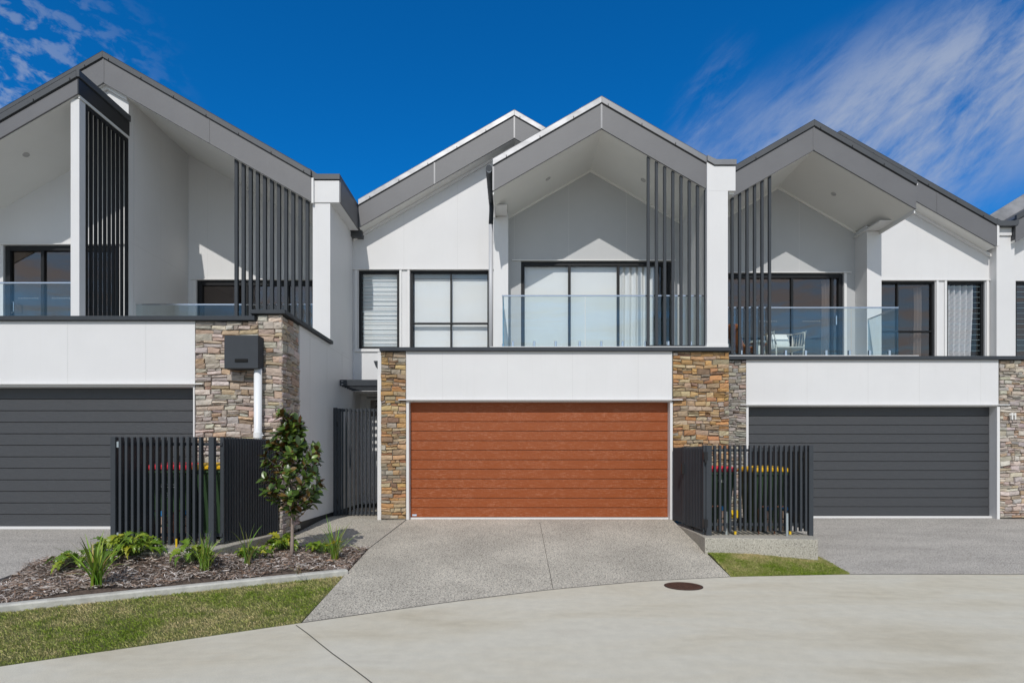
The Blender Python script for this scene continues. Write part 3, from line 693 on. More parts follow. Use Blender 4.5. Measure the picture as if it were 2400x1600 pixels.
# front wall of the ground floor behind, so nothing is open
MB().box(4.6, 11.4, 14.2, 14.3, -1.2, 1.9).build('rear_wall', white, R_)

# =================================================================== FAR RIGHT HOUSE (only its edge shows)
Dh = thing('townhouse', (12.5, 13.5, -1.2), 'white townhouse cut off at the right edge, rising grey gable', 'townhouse', 'row of white gabled townhouses')
MB().xz([(11.37, 4.86), (14.2, 4.86+SL*2.83), (14.2, 5.33+SL*2.83), (11.37, 5.33)], 13.48, 13.51).build('fascia', fasc, Dh, bevel=.003)
MB().xz([(11.37, 5.345), (14.2, 5.345+SL*2.83), (14.2, 5.465+SL*2.83), (11.37, 5.465)], 13.452, 13.515).build('capping', capd, Dh, bevel=.003)
MB().xz([(11.6, 5.40), (14.2, 5.40+SL*2.6), (14.2, 5.72+SL*3.0), (11.2, 5.60), (11.0, 5.3), (11.4, 5.3)], 14.9, 15.0).build('capping', capl, Dh)
MB().xz([(11.37, 4.93), (14.2, 4.93+SL*2.83), (14.2, 5.40+SL*2.83), (11.37, 5.40)], 13.52, 19).build('roof', capd, Dh)
MB().xz([(11.37, 4.865), (14.2, 4.865+SL*2.83), (14.2, 4.92+SL*2.83), (11.37, 4.92)], 13.512, 13.83).build('soffit', soffm, Dh)
wall(Dh, 'wall', white, 11.46, 14.2, 13.83, 14.0, 1.85, lambda x: 4.88+SL*(x-11.4), 99, [(11.66, 12.56, 1.85, 4.09)])
w5 = window(Dh, 11.665, 12.55, 1.87, 4.085, 13.87, fw=.055)
lv = MB()
for i in range(17): z = 1.99+i*.124; lv.box(11.72, 12.5, 13.905, 13.918, z, z+.004)
lv.build('louvre_edge', MATS['louvre_glass_edge'], w5)
room(Dh, 11.6, 14, 14.1, 16, 1.85, 4.2, room_m)
MB().box(11.035, 14.5, YR, YR+.25, 1.037, 1.904).box(11.035, 11.10, YR, YR+.25, -1.2, 1.03).build('wall', white, Dh)
garage(Dh, 11.11, 14.5, -1.15, 1.003, 11.83, ddoor, label='charcoal garage door beyond the grey stone pier')
MB().box(11.2, 14.2, 14.2, 14.3, -1.2, 1.85).build('rear_wall', white, Dh)

# =================================================================== LEFT HOUSE
L_ = thing('townhouse', (-6.0, 9.2, -1.09), 'white townhouse at left with wide charcoal garage door and tall slatted upper balconies', 'townhouse', 'row of white gabled townhouses')
YL = 9.1
sheet_box(L_, 'wall', white, -10.5, -4.83, YL, YL+.25, 1.125, 2.075)
seams(L_, [(x-.003, x+.003, YL-.0015, YL, 1.13, 2.07) for x in (-8.95, -6.77, -5.58)])
MB().box(-10.5, -4.69, YL-.055, YL-.002, 1.110, 1.126).build('lintel_trim', trimw, L_)
MB().box(-10.5, -4.83, YL+.001, YL+.24, 1.078, 1.124).box(-4.925, -4.83, YL+.14, YL+.2, -1.12, 1.084).box(-4.855, -4.83, YL-.01, YL+.139, -1.12, 1.084).build('door_frame', trimw, L_, bevel=.003)
garage(L_, -9.75, -4.925, -1.06, 1.083, 9.27, ddoor, label='wide charcoal wood-grain garage door')
MB().box(-9.75, -4.925, 9.2, 9.3, -1.10, -1.062).build('door_sill', trimw, L_)
MB().box(-10.5, -9.75, YL+.05, YL+.3, -1.2, 1.08).build('wall', white, L_)
MB().box(-4.83, -3.53, YL+.025, 9.84, -1.2, 2.07).box(-3.90, -3.53, YL+.025, 9.84, 2.07, 2.172).build('pier_core', mortar, L_)
stones('stone_cladding', L_, stoneG, PALL, (-4.825, YL+.03), (1, 0), (0, -1), .955, -1.15, 2.075, 41)
stones('stone_cladding', L_, stoneG, PALL, (-3.87, YL+.03), (1, 0), (0, -1), .37, -1.15, 2.172, 43)
stones('stone_cladding', L_, stoneG, PALL, (-3.535, YL), (0, 1), (1, 0), .74, -1.17, 2.172, 47)
MB().box(-10.5, -3.90, YL-.06, YL+.3, 2.08, 2.146).build('coping', dark, L_, bevel=.004)
MB().xy([(-3.97, YL-.06), (-3.44, YL-.06), (-3.44, 11.50), (-3.74, 11.50), (-3.74, YL+.3), (-3.97, YL+.3)], 2.18, 2.242).build('coping', dark, L_, bevel=.004)
MB().box(-10.5, -3.75, YL+.31, 13.7, 1.75, 1.85).build('balcony_floor', tile_m, L_)
# party wall towards the courtyard
MB().box(-3.72, -3.5, 9.845, 13.95, -1.06, 2.179).build('party_wall', white, L_)
MB().box(-3.72, -3.5, 11.50, 13.36, 2.18, 4.9).build('party_wall', white, L_)
MB().box(-3.72, -3.505, 9.85, 13.94, -1.25, -1.062).build('plinth', rubber, L_)
seams(L_, [(-3.501, -3.4985, y-.003, y+.003, -1.05, 2.17) for y in (10.35, 11.3, 12.3)]+[(-3.501, -3.4985, 9.85, 13.14, 2.118, 2.124)])
MB().box(-3.836, -3.72, 11.50, 12.2, 2.0, 4.9).build('party_wall', white, L_)
MB().box(-3.836, -3.32, 11.48, 12.9, 4.90, 5.32).build('party_wall_cap', white, L_, bevel=.002)
MB().box(-3.318, -3.30, 11.50, 12.95, 4.905, 5.34).build('fascia', fasc, L_)
MB().xz([(-3.90, 5.46), (-3.79, 5.335), (-3.305, 5.335), (-3.305, 5.44), (-3.74, 5.44), (-3.90, 5.55)], 11.455, 12.95).build('capping', capd, L_, bevel=.003)
# main gable
LX = -7.815; LZ = 7.16; LS = .571
gable(L_, LX, LZ, -11.5, -3.84, 11.42, 13.7, capd, capd, joints=(LX, xr(489, 11.42)), h=.465, sl=LS)
MB().box(-3.84, -3.80, 11.43, 11.48, LZ-LS*3.975-.02, LZ-LS*3.975+.46).build('fascia_end', trimw, L_)
topL = lambda x: LZ+.05-LS*abs(x-LX)
wall(L_, 'wall', white, -11.5, -7.42, 11.56, 11.72, 1.85, topL, LX, [(-9.85, -7.62, 1.85, 4.11)])
MB().yz([(11.73, 1.85), (13.70, 1.85), (13.70, topL(-7.42)), (11.73, topL(-7.42))], -7.60, -7.42).build('side_wall', white, L_)
seams(L_, [(-7.421, -7.4185, 11.6, 13.7, 4.18, 4.186), (-7.421, -7.4185, 12.62, 12.626, 1.9, 6.8), (-6.985, -6.98, 13.6985, 13.70, 4.1, 6.5)])
MB().chev(LX, LZ, -9.5, -7.42, LS, -.06, -.002, 11.50, 11.558).build('cornice', trimw, L_)
wall(L_, 'wall', white, -7.42, -3.72, 13.70, 13.85, 1.85, topL, LX, [(-7.23, -3.95, 1.85, 4.067)])
MB().box(-7.35, -3.75, 13.66, 13.70, 4.069, 4.089).build('head_flashing', trimw, L_)
MB().box(-7.30, -7.235, 13.675, 13.705, 1.85, 4.066).build('window_trim', trimw, L_)
window(L_, -7.225, -3.955, 1.87, 4.062, 13.72, mx=(-6.1, -5.15), fw=.11, name='sliding_door', mw=.06, label='wide sliding door behind the dark slat screen')
room(L_, -7.35, -3.8, 13.9, 16.5, 1.87, 4.2, room_m)
mb = MB()
for i in range(11):
    x = -5.347+.1368*i; mb.box(x, x+.062, 11.50, 11.565, 1.86, LZ-LS*(x+.03-LX)+.02)
mb.box(-5.40, -3.84, 11.502, 11.56, 1.85, 1.90)
mb.build('slat_screen', dark, L_, bevel=.003)
balustrade(L_, [(-7.41, 11.78, -6.18, 0), (-6.165, 11.78, -5.0, 0), (-4.985, 11.78, -3.84, 0)], 1.86, 3.016, [])
# near gable, high end on the right
NX = -7.42; NZ = 6.21; NS = .575
gable(L_, NX, NZ, -11.5, NX, 10.2, 11.56, capd, capd, h=.262, sl=NS, yroof=11.56)
MB().box(NX+.001, NX+.022, 10.2, 11.555, NZ, NZ+.262).build('fascia', mat('black_fascia', (.012, .013, .016), .35), L_)
MB().box(NX-.01, NX+.05, 10.172, 11.555, NZ+.275, NZ+.39).build('capping', capd, L_, bevel=.003)
MB().box(NX-.02, NX+.012, 10.24, 11.55, NZ-.05, NZ-.002).build('soffit_edge', soffm, L_)
MB().box(-7.575, -7.425, 10.25, 10.40, 2.0, NZ-.06).build('pillar', white, L_, bevel=.002)
mb = MB()
mb.box(-7.462, -7.42, 10.41, 10.46, 2.15, NZ-.055).box(-7.462, -7.42, 11.50, 11.555, 2.15, NZ-.055).box(-7.462, -7.421, 10.46, 11.5, NZ-.12, NZ-.056)
for i in range(8):
    y = 10.545+.119*i; mb.box(-7.470, -7.422, y, y+.037, 2.15, NZ-.12)
mb.build('slat_screen', darker, L_, bevel=.002)
MB().box(-9.9, -7.5, 11.52, 11.56, 4.112, 4.13).build('head_flashing', trimw, L_)
sd = window(L_, -9.82, -7.63, 1.87, 4.10, 11.58, mx=(xr(100, 11.6),), fw=.09, name='sliding_door', mw=.06)
decals(sd, xr(42, 11.6), xr(86, 11.6), 11.625, zr(698, 11.6), s=.015); decals(sd, xr(121, 11.6), xr(160, 11.6), 11.625, zr(698, 11.6), s=.015)
MB().tube([(-9.69, 11.57, 3.02), (-9.62, 11.53, 3.0), (-9.62, 11.53, 2.82), (-9.69, 11.57, 2.80)], .008, 8).build('handle', steel, sd)
room(L_, -9.9, -7.62, 11.75, 13.6, 1.87, 4.2, room_m)
balustrade(L_, [(-9.72, 10.32, -7.58, 0), (-11.2, 10.32, -9.74, 0)], 1.9, 3.016, [])
downlight(L_, xr(61, 10.75), 10.75, NZ-NS*abs(xr(61, 10.75)-NX), NS)
# rain head and pipe on the stone
x0, x1 = xr(527, 8.9), xr(606, 8.9)
rh = MB().box(x0, x1, 8.88, 9.09, zr(863, 8.88), zr(785.5, 8.88)); o = rh.build('rain_head', dark, L_, bevel=.004)
MB().box(xr(551, 8.88), xr(581, 8.88), 8.868, 8.881, zr(848, 8.88), zr(841, 8.88)).build('overflow_slot', mat('slot_black', (.003, .003, .003), .9), o)
MB().tube([(xr(604.5, 9.0), 9.0, zr(864, 9.0)), (xr(604.5, 9.0), 9.0, -1.1)], .058, 20).build('downpipe', pvc, L_, smooth=True)
MB().tube([(xr(604.5, 9.0), 9.0, .30), (xr(604.5, 9.0), 9.0, .38)], .066, 20).box(xr(606, 9), xr(618, 9), 8.99, 9.02, .33, .345).build('pipe_socket', pvc, L_, smooth=False)

# =================================================================== SETTING
YRP = [(-30, -9), (-14, -1.8), (-7.5, 2.15), (-3.93, 4.58), (-2.04, 5.79), (-.7, 6.62), (.466, 7.25), (1.7, 7.74), (2.95, 8.03), (4.64, 8.2), (7.03, 8.2), (9.0, 8.15), (12, 7.9), (30, 5)]
_xs = np.array([p[0] for p in YRP]); _ys = np.array([p[1] for p in YRP])
def Yr(x): return float(np.interp(x, _xs, _ys))
def smooth_edge(xa, xb, step=.12):
    n = max(2, int((xb-xa)/step)); return [(xa+(xb-xa)*i/n, (Yr(xa+(xb-xa)*i/n-.12)+Yr(xa+(xb-xa)*i/n)+Yr(xa+(xb-xa)*i/n+.12))/3) for i in range(n+1)]
def sheet(name, poly, zf, m, step=.25, skirt=.25):
    bm = bmesh.new(); vs = [bm.verts.new((x, y, 0)) for x, y in poly]; bm.faces.new(vs)
    X0, X1 = min(p[0] for p in poly), max(p[0] for p in poly); Y0, Y1 = min(p[1] for p in poly), max(p[1] for p in poly)
    if step:
        bmesh.ops.triangulate(bm, faces=bm.faces[:])
        for ax, a, b in ((0, X0, X1), (1, Y0, Y1)):
            k = a+step
            while k < b:
                co = (k, 0, 0) if ax == 0 else (0, k, 0); no = (1, 0, 0) if ax == 0 else (0, 1, 0)
                bmesh.ops.bisect_plane(bm, geom=bm.verts[:]+bm.edges[:]+bm.faces[:], plane_co=co, plane_no=no); k += step
    for v in bm.verts: v.co.z = zf(v.co.x, v.co.y)+H
    bm.normal_update()
    if sum(f.normal.z for f in bm.faces) < 0: bmesh.ops.reverse_faces(bm, faces=bm.faces[:])
    if skirt:
        be = [e for e in bm.edges if e.is_boundary]
        r = bmesh.ops.extrude_edge_only(bm, edges=be)
        for g in r['geom']:
            if isinstance(g, bmesh.types.BMVert): g.co.z -= skirt
    me = bpy.data.meshes.new(name); bm.to_mesh(me); bm.free(); me.materials.append(m)
    o = bpy.data.objects.new(name, me); COL.objects.link(o); o['kind'] = 'structure'; return o
def band(x, y, f, yf):
    r = Yr(x); return -1.6+(f+1.6)*max(-.05, min(1.0, (y-r)/(yf-r)))
zC = lambda x, y: band(x, y, -1.14, 10.95)
zP = lambda x, y: -1.27+(y-8.75)*.055 if y > 8.75 else -1.27
zPath = lambda x, y: min(-1.14, zC(-2.04, y)+max(0, -2.1-x)*.035*max(0, (10.9-y)/2.2))
zRd = lambda x, y: band(x, y, -1.185, 11.7)
zLd = lambda x, y: band(x, y, -1.10, 9.25)
sheet('ground', [(-400, -400), (400, -400), (400, 400), (-400, 400)], lambda x, y: -1.66, ground_m, 0, 0)
road_edge = smooth_edge(-14, 14)
sheet('road', [(-14, -12)]+[(14, -12)]+road_edge[::-1], lambda x, y: -1.6, road_m, 0, .05)
# driveways, path
cdr = [(x, y+.012) for x, y in smooth_edge(-2.04, 2.94)]
sheet('driveway', cdr+[(2.94, 11.2), (-1.93, 11.2), (-1.93, 10.95), (-2.10, 8.78)], zC, agg, .3)
sheet('path', [(-3.52, 8.70), (-2.115, 8.76), (-1.945, 10.95), (-1.945, 11.2), (-2.45, 11.25), (-2.45, 13.85), (-3.6, 13.85)], zPath, agg, .4)
sheet('right_driveway', [(x, y+.012) for x, y in smooth_edge(4.64, 14)]+[(14, 12.0), (4.60, 12.0)], zRd, aggR, .4)
sheet('left_driveway', [(-5.6, 5.2), (-5.66, 7.75), (-5.60, 9.3), (-12, 9.3), (-12, 2.0)], zLd, aggR, .4)
def strip(name, pts, wd, zf, m, h=.003):
    mb = MB(); vs = []
    for i, (x, y) in enumerate(pts):
        a = Vector(pts[max(i-1, 0)]); b = Vector(pts[min(i+1, len(pts)-1)]); d = (b-a).normalized(); n_ = Vector((-d.y, d.x))*wd/2
        for s in (-1, 1): vs.append((x+s*n_.x, y+s*n_.y, zf(x+s*n_.x, y+s*n_.y)+h))
    mb.add(vs, [(2*i, 2*i+1, 2*i+3, 2*i+2) for i in range(len(pts)-1)])
    o = mb.build(name, m, None, recalc=True); o['kind'] = 'structure'; return o
strip('expansion_joint', [(.50, 7.28+.5*k) for k in range(8)], .007, zC, gap_m, .006)
strip('expansion_joint', [(-2.105+.165*k/6, 8.76+2.2*k/6) for k in range(7)], .007, zC, gap_m, .006)
strip('expansion_joint', smooth_edge(-2.04, 2.94), .014, lambda x, y: -1.6, gap_m, .004)
strip('expansion_joint', smooth_edge(4.64, 13), .018, lambda x, y: -1.6, gap_m, .004)
jn = [(-2.06, 5.70)]
for k in range(1, 26): jn.append((-2.06+.20*k+.006*math.sin(k*1.7), 5.70-.275*k))
strip('expansion_joint', jn, .010, lambda x, y: -1.6, gap_m, .004)
# kerb
KB = [(-6.9, 4.55), (-5.9, 5.08), (-4.88, 5.70), (-4.55, 6.07), (-3.92, 6.45), (-3.19, 6.88), (-2.6, 7.23), (-2.075, 7.54)]
KB = [(-6.9, 4.45), (-5.9, 5.08), (-4.90, 5.70), (-4.40, 6.03), (-3.86, 6.38), (-3.19, 6.80), (-2.6, 7.17), (-2.075, 7.50)]
def KY(x): return float(np.interp(x, [p[0] for p in KB], [p[1] for p in KB]))
kv = []; kf = []
for i, (x, y) in enumerate(KB):
    a = Vector(KB[max(i-1, 0)]); b = Vector(KB[min(i+1, 7)]); d = (b-a).normalized(); nn = Vector((-d.y, d.x))
    prof = [(0.0, -.14), (-.002, -.016), (.012, 0.0), (.098, .002), (.11, -.012), (.11, -.14)]
    for o_, z in prof: kv.append((x+nn.x*(o_-.05), y+nn.y*(o_-.05), -1.40+z))
for i in range(len(KB)-1):
    for k in range(5): kf.append((i*6+k, (i+1)*6+k, (i+1)*6+k+1, i*6+k+1))
kf.append((0, 1, 2, 3, 4, 5)); kf.append(tuple((len(KB)-1)*6+k for k in range(6)))
mb = MB(); mb.add(kv, kf); ko = mb.build('kerb', kerb_m); ko['kind'] = 'structure'
# enclosure slabs
def slab(name, poly, z0, z1, m):
    o = MB().xy(poly, z0, z1).build(name, m, None, bevel=.01, seg=2); o['kind'] = 'structure'; return o
slab('left_bin_slab', [(-5.45, 7.20), (-3.70, 7.20), (-3.48, 9.08), (-5.60, 9.25)], -1.45, -1.135, agg2)
slab('right_bin_slab', [(2.945, 9.62), (2.90, 8.98), (4.50, 8.78), (4.62, 9.1), (4.64, 11.72), (2.945, 11.0)], -1.65, -1.20, agg2)
sheet('bin_apron', [(2.6, 10.98), (2.93, 9.62), (2.944, 10.99)], lambda x, y: zC(x, y)+.004, agg, 0, 0)
# mulch bed
MP = [(-2.12, 7.62, -1.43), (-3.2, 6.92, -1.42), (-3.92, 6.5, -1.41), (-4.9, 5.82, -1.41), (-5.6, 6.4, -1.40), (-5.66, 7.7, -1.33), (-5.4, 7.15, -1.19), (-4.9, 7.15, -1.17), (-4.5, 7.15, -1.165), (-4.1, 7.15, -1.165), (-3.72, 7.15, -1.18), (-3.5, 8.7, -1.27), (-2.8, 8.7, -1.30), (-2.12, 8.7, -1.32), (-2.9, 7.9, -1.33), (-2.11, 8.1, -1.39), (-4.2, 6.8, -1.36), (-4.9, 6.5, -1.37)]
_mp = np.array(MP)
def zM(x, y):
    d = 1/(((_mp[:, 0]-x)**2+(_mp[:, 1]-y)**2)**1.3+.01); return float((d*_mp[:, 2]).sum()/d.sum())
mul = [(-7.0, 4.58), (-5.95, 5.15), (-4.93, 5.76), (-4.42, 6.10), (-3.88, 6.45), (-3.21, 6.87), (-2.62, 7.24), (-2.09, 7.58), (-2.115, 8.76), (-3.52, 8.74), (-3.56, 9.0), (-3.72, 7.22), (-5.43, 7.22), (-5.64, 7.75), (-5.64, 6.3), (-5.60, 5.25)]
sheet('garden_soil', mul, lambda x, y: zM(x, y)-.012, soil_m, .15, .15)
strip('driveway_edge', [(-5.62, 5.3), (-5.65, 6.5), (-5.655, 7.75)], .02, zM, gap_m, .03)
# lawns
zGl = lambda x, y: -1.6+.13*max(0, min(1, (y-Yr(x))/max(.3, KY(x)-Yr(x))))
lawnL = smooth_edge(-7.4, -2.05)+[(-2.09, 7.46)]+[(x, y-.05) for x, y in KB[::-1][1:]]+[(-7.4, 4.2)]
sheet('lawn_base', lawnL, zGl, turf_m, .25, .1)
zGr = lambda x, y: -1.6+.16*max(0, min(1, (y-Yr(x))/.8))*(1 if x < 3.6 else 1-.35*(x-3.6))
lawnR = smooth_edge(2.95, 4.64)+[(4.62, 9.12), (4.50, 8.80), (2.91, 8.99), (2.95, 8.97)]
sheet('lawn_base', lawnR, zGr, turf_m, .25, .1)

def inpoly(px, py, poly):
    c = np.zeros(len(px), bool); n = len(poly)
    for i in range(n):
        x1, y1 = poly[i]; x2, y2 = poly[(i+1) % n]
        if y1 == y2: continue
        k = ((y1 > py) != (y2 > py)) & (px < (x2-x1)*(py-y1)/(y2-y1)+x1); c ^= k
    return c
def npmesh(name, V, Fs, C_, m, n):
    """V (k,n,3) verts per element, Fs list of local quads/tris, C_ (k,3)"""
    k = V.shape[0]; me = bpy.data.meshes.new(name); me.vertices.add(k*n); me.vertices.foreach_set('co', V.reshape(-1).astype(np.float32))
    loops = []; tot = []
    base = (np.arange(k)*n)[:, None]
    L = np.concatenate([base+np.array(f)[None, :] for f in Fs], axis=1)
    per = sum(len(f) for f in Fs)
    me.loops.add(k*per); me.loops.foreach_set('vertex_index', L.reshape(-1).astype(np.int32))
    ls = np.cumsum([0]+[len(f) for f in Fs])[:-1]
    st = (np.arange(k)*per)[:, None]+ls[None, :]
    me.polygons.add(k*len(Fs)); me.polygons.foreach_set('loop_start', st.reshape(-1).astype(np.int32))
    me.update(calc_edges=True)
    at = me.color_attributes.new("Col", 'FLOAT_COLOR', 'CORNER')
    cc = np.repeat(np.concatenate([C_, np.ones((k, 1))], 1), per, axis=0); at.data.foreach_set('color', cc.reshape(-1).astype(np.float32))
    me.materials.append(m); o = bpy.data.objects.new(name, me); COL.objects.link(o); return o
def vnoise(x, y, sc, seed):
    r = np.random.default_rng(seed); g = r.random((64, 64)); X = x*sc+100; Y = y*sc+100
    i = np.floor(X).astype(int); j = np.floor(Y).astype(int); fx = X-i; fy = Y-j; fx = fx*fx*(3-2*fx); fy = fy*fy*(3-2*fy)
    a = g[i % 64, j % 64]; b = g[(i+1) % 64, j % 64]; c = g[i % 64, (j+1) % 64]; d = g[(i+1) % 64, (j+1) % 64]
    return (a*(1-fx)+b*fx)*(1-fy)+(c*(1-fx)+d*fx)*fy
def grass(poly, zf, n, seed, label, dry=.5):
    X0, X1 = min(p[0] for p in poly), max(p[0] for p in poly); Y0, Y1 = min(p[1] for p in poly), max(p[1] for p in poly)
    x = rng.uniform(X0, X1, n); y = rng.uniform(Y0, Y1, n); k = inpoly(x, y, poly); x = x[k]; y = y[k]; n = len(x)
    z = np.array([zf(a, b) for a, b in zip(x, y)])+H
    q = vnoise(x, y, 1.7, seed)*.5+vnoise(x, y, 7, seed+1)*.35+vnoise(x, y, 19, seed+2)*.15
    th = rng.uniform(0, 2*np.pi, n); hh = rng.uniform(.010, .028, n)*(1.25-.6*q); ln = rng.uniform(.3, 1.6, n)*hh
    wd = rng.uniform(.0012, .0026, n)
    dx = np.cos(th); dy = np.sin(th); V = np.zeros((n, 4, 3))
    V[:, 0] = np.stack([x-dy*wd, y+dx*wd, z-.002], 1); V[:, 1] = np.stack([x+dy*wd, y-dx*wd, z-.002], 1)
    V[:, 2] = np.stack([x+dx*ln*.4+dy*wd*.8, y+dy*ln*.4-dx*wd*.8, z+hh*.65], 1); V[:, 3] = np.stack([x+dx*ln, y+dy*ln, z+hh], 1)
    dryp = np.clip((q-.42)*4.2*dry+rng.normal(0, .22, n)+.18, 0, 1)[:, None]
    gA = np.array([.15, .25, .02]); gB = np.array([.29, .36, .045]); dr = np.array([.70, .56, .30])
    g = gA+(gB-gA)*rng.random((n, 1)); c = g*(1-dryp)+dr*dryp; c *= rng.uniform(.7, 1.25, (n, 1))
    o = npmesh('lawn', V, [(0, 1, 2), (0, 2, 3)], c, blade_m, 4); return tag(o, label, 'grass', kind='stuff')
grass(lawnL, zGl, 210000, 5, 'patchy green and straw coloured lawn strip between kerb and road')
grass(lawnR, zGr, 60000, 25, 'small trapezoid of green lawn in front of the bin slab', dry=.35)
def chips(poly, n, label):
    X0, X1 = min(p[0] for p in poly), max(p[0] for p in poly); Y0, Y1 = min(p[1] for p in poly), max(p[1] for p in poly)
    x = rng.uniform(X0, X1, n); y = rng.uniform(Y0, Y1, n); k = inpoly(x, y, poly); x = x[k]; y = y[k]; n = len(x)
    z = np.array([zM(a, b) for a, b in zip(x, y)])+H+rng.uniform(0, .028, n)
    th = rng.uniform(0, 2*np.pi, n); ln = rng.uniform(.012, .05, n)*rng.choice([1, 1, 1, 1.7], n); wd = rng.uniform(.002, .007, n); tl = rng.normal(0, .22, n)
    u = np.stack([np.cos(th)*np.cos(tl), np.sin(th)*np.cos(tl), np.sin(tl)], 1); v = np.stack([-np.sin(th), np.cos(th), rng.normal(0, .35, n)], 1)
    c0 = np.stack([x, y, z], 1); V = np.zeros((n, 6, 3))
    cv = rng.normal(0, .18, (n, 1))*ln[:, None]
    V[:, 0] = c0-u*ln[:, None]-v*wd[:, None]*.4; V[:, 1] = c0+v*(cv-wd[:, None]); V[:, 2] = c0+u*ln[:, None]-v*wd[:, None]*.3
    V[:, 3] = c0+u*ln[:, None]*.95+v*wd[:, None]*.5; V[:, 4] = c0+v*(cv+wd[:, None])+np.array([0, 0, .004]); V[:, 5] = c0-u*ln[:, None]+v*wd[:, None]*.5
    pal = np.array([(.21, .155, .125), (.34, .27, .22), (.42, .37, .33), (.13, .095, .075), (.27, .21, .175), (.50, .46, .43), (.25, .155, .105), (.31, .265, .235)])
    c = pal[rng.integers(0, len(pal), n)]*rng.uniform(.95, 1.6, (n, 1))
    o = npmesh('bark_mulch', V, [(0, 1, 4, 5), (1, 2, 3, 4)], c, chip_m, 6); return tag(o, label, 'mulch', kind='stuff')
chips(mul, 62000, 'loose brown and grey bark mulch covering the garden bed')

# =================================================================== FENCES AND GATES
def run(mb, p0, p1, n, hu, hv, z0, z1, ends=False):
    d = Vector((p1[0]-p0[0], p1[1]-p0[1])); L = d.length; d.normalize()
    for i in range(n):
        t = (i+.5)/n*L; mb.obox(p0[0]+d.x*t, p0[1]+d.y*t, d.x, d.y, hu, hv, z0, z1)
def rail(mb, p0, p1, off, z0, z1, hv=.012):
    d = Vector((p1[0]-p0[0], p1[1]-p0[1])); L = d.length; d.normalize(); nn = Vector((-d.y, d.x))*off
    mb.obox((p0[0]+p1[0])/2+nn.x, (p0[1]+p1[1])/2+nn.y, d.x, d.y, L/2, hv, z0, z1)
E = thing('slat_enclosure', (-4.5, 7.8, -1.135), 'charcoal slatted bin enclosure standing by the left garden bed', 'fence', 'slatted bin enclosures')
MB().box(-5.20, -5.135, 7.73, 7.80, -1.15, .27).build('post', dark, E, bevel=.004)
MB().box(-3.895, -3.825, 7.66, 7.73, -1.20, .268).build('post', dark, E, bevel=.004)
MB().box(-3.815, -3.765, 7.80, 7.85, -1.11, .272).build('post', dark, E, bevel=.004)
mb = MB(); run(mb, (-5.1205, 7.77), (-3.9895, 7.745), 14, .0165, .032, -1.125, .268)
rail(mb, (-5.13, 7.77), (-3.78, 7.75), .044, .155, .195); rail(mb, (-5.13, 7.77), (-3.78, 7.75), .044, -1.03, -.985); mb.build('front_slats', dark, E, bevel=.0025)
mb = MB(); run(mb, (-3.785, 7.87), (-3.555, 9.06), 21, .0185, .016, -1.11, .272)
rail(mb, (-3.785, 7.87), (-3.555, 9.06), .03, .15, .19); rail(mb, (-3.785, 7.87), (-3.555, 9.06), .03, -1.03, -.99); mb.build('side_slats', dark, E, bevel=.0025)
mb = MB(); run(mb, (-5.17, 7.84), (-5.17, 9.04), 15, .0165, .03, -1.11, .262)
rail(mb, (-5.17, 7.84), (-5.17, 9.04), .044, .15, .19); rail(mb, (-5.17, 7.84), (-5.17, 9.04), .044, -1.03, -.99); mb.build('side_slats', dark, E, bevel=.0025)
MB().box(-5.13, -5.10, 7.745, 7.79, .13, .21).box(-5.13, -5.10, 7.745, 7.79, -1.05, -.97).build('bracket', galv, E, bevel=.003, split=True)

E2 = thing('slat_enclosure', (3.8, 9.3, -1.20), 'charcoal slatted bin enclosure with hinged gates on the concrete slab at right', 'fence', 'slatted bin enclosures')
MB().box(3.00, 3.085, 9.22, 9.30, -1.205, .192).build('post', dark, E2, bevel=.004)
MB().box(4.578, 4.645, 9.20, 9.27, -1.24, .192).build('post', dark, E2, bevel=.004)
mb = MB(); run(mb, (3.10, 9.25), (4.575, 9.235), 19, .0155, .03, -1.135, .190)
rail(mb, (3.09, 9.25), (4.58, 9.235), .042, .095, .135); rail(mb, (3.09, 9.25), (4.58, 9.235), .042, -1.06, -1.015); mb.build('front_slats', dark, E2, bevel=.0025)
for p0, p1, nm in (((2.985, 9.27), (2.965, 10.27), 10), ((2.965, 10.32), (2.955, 10.90), 8)):
    mb = MB(); run(mb, p0, p1, nm+3, .019, .016, -1.13, .18)
    dd = .02; mb.box(p0[0]-.022, p0[0]+.018, p0[1]-.02, p0[1]+.035, -1.15, .188).box(p1[0]-.02, p1[0]+.018, p1[1]-.03, p1[1]+.01, -1.12, .186)
    rail(mb, p0, p1, -.03, .10, .14); rail(mb, p0, p1, -.03, -1.05, -1.01); g = mb.build('gate_leaf', dark, E2, bevel=.0025)
    if nm == 10:
        MB().box(p1[0]-.06, p1[0]-.02, p1[1]-.06, p1[1]+.0, -.28, -.10).build('latch', rubber, g, bevel=.004)
        MB().box(p0[0]+.3*0-.005, p0[0]+.006, 9.82, 9.835, -1.28, -1.05).build('drop_bolt', rubber, g)
for z in (.02, -1.02):
    h = MB().box(2.955, 3.02, 9.205, 9.26, z-.05, z+.07).tube([(2.985, 9.20, z-.10), (2.985, 9.20, z+.07)], .016, 10).build('hinge', rubber, E2, bevel=.003)
mb = MB(); run(mb, (4.61, 9.32), (4.61, 11.6), 26, .0165, .028, -1.12, .185)
rail(mb, (4.61, 9.32), (4.61, 11.6), -.042, .09, .13); rail(mb, (4.61, 9.32), (4.61, 11.6), -.042, -1.05, -1.01); mb.build('side_slats', dark, E2, bevel=.0025)

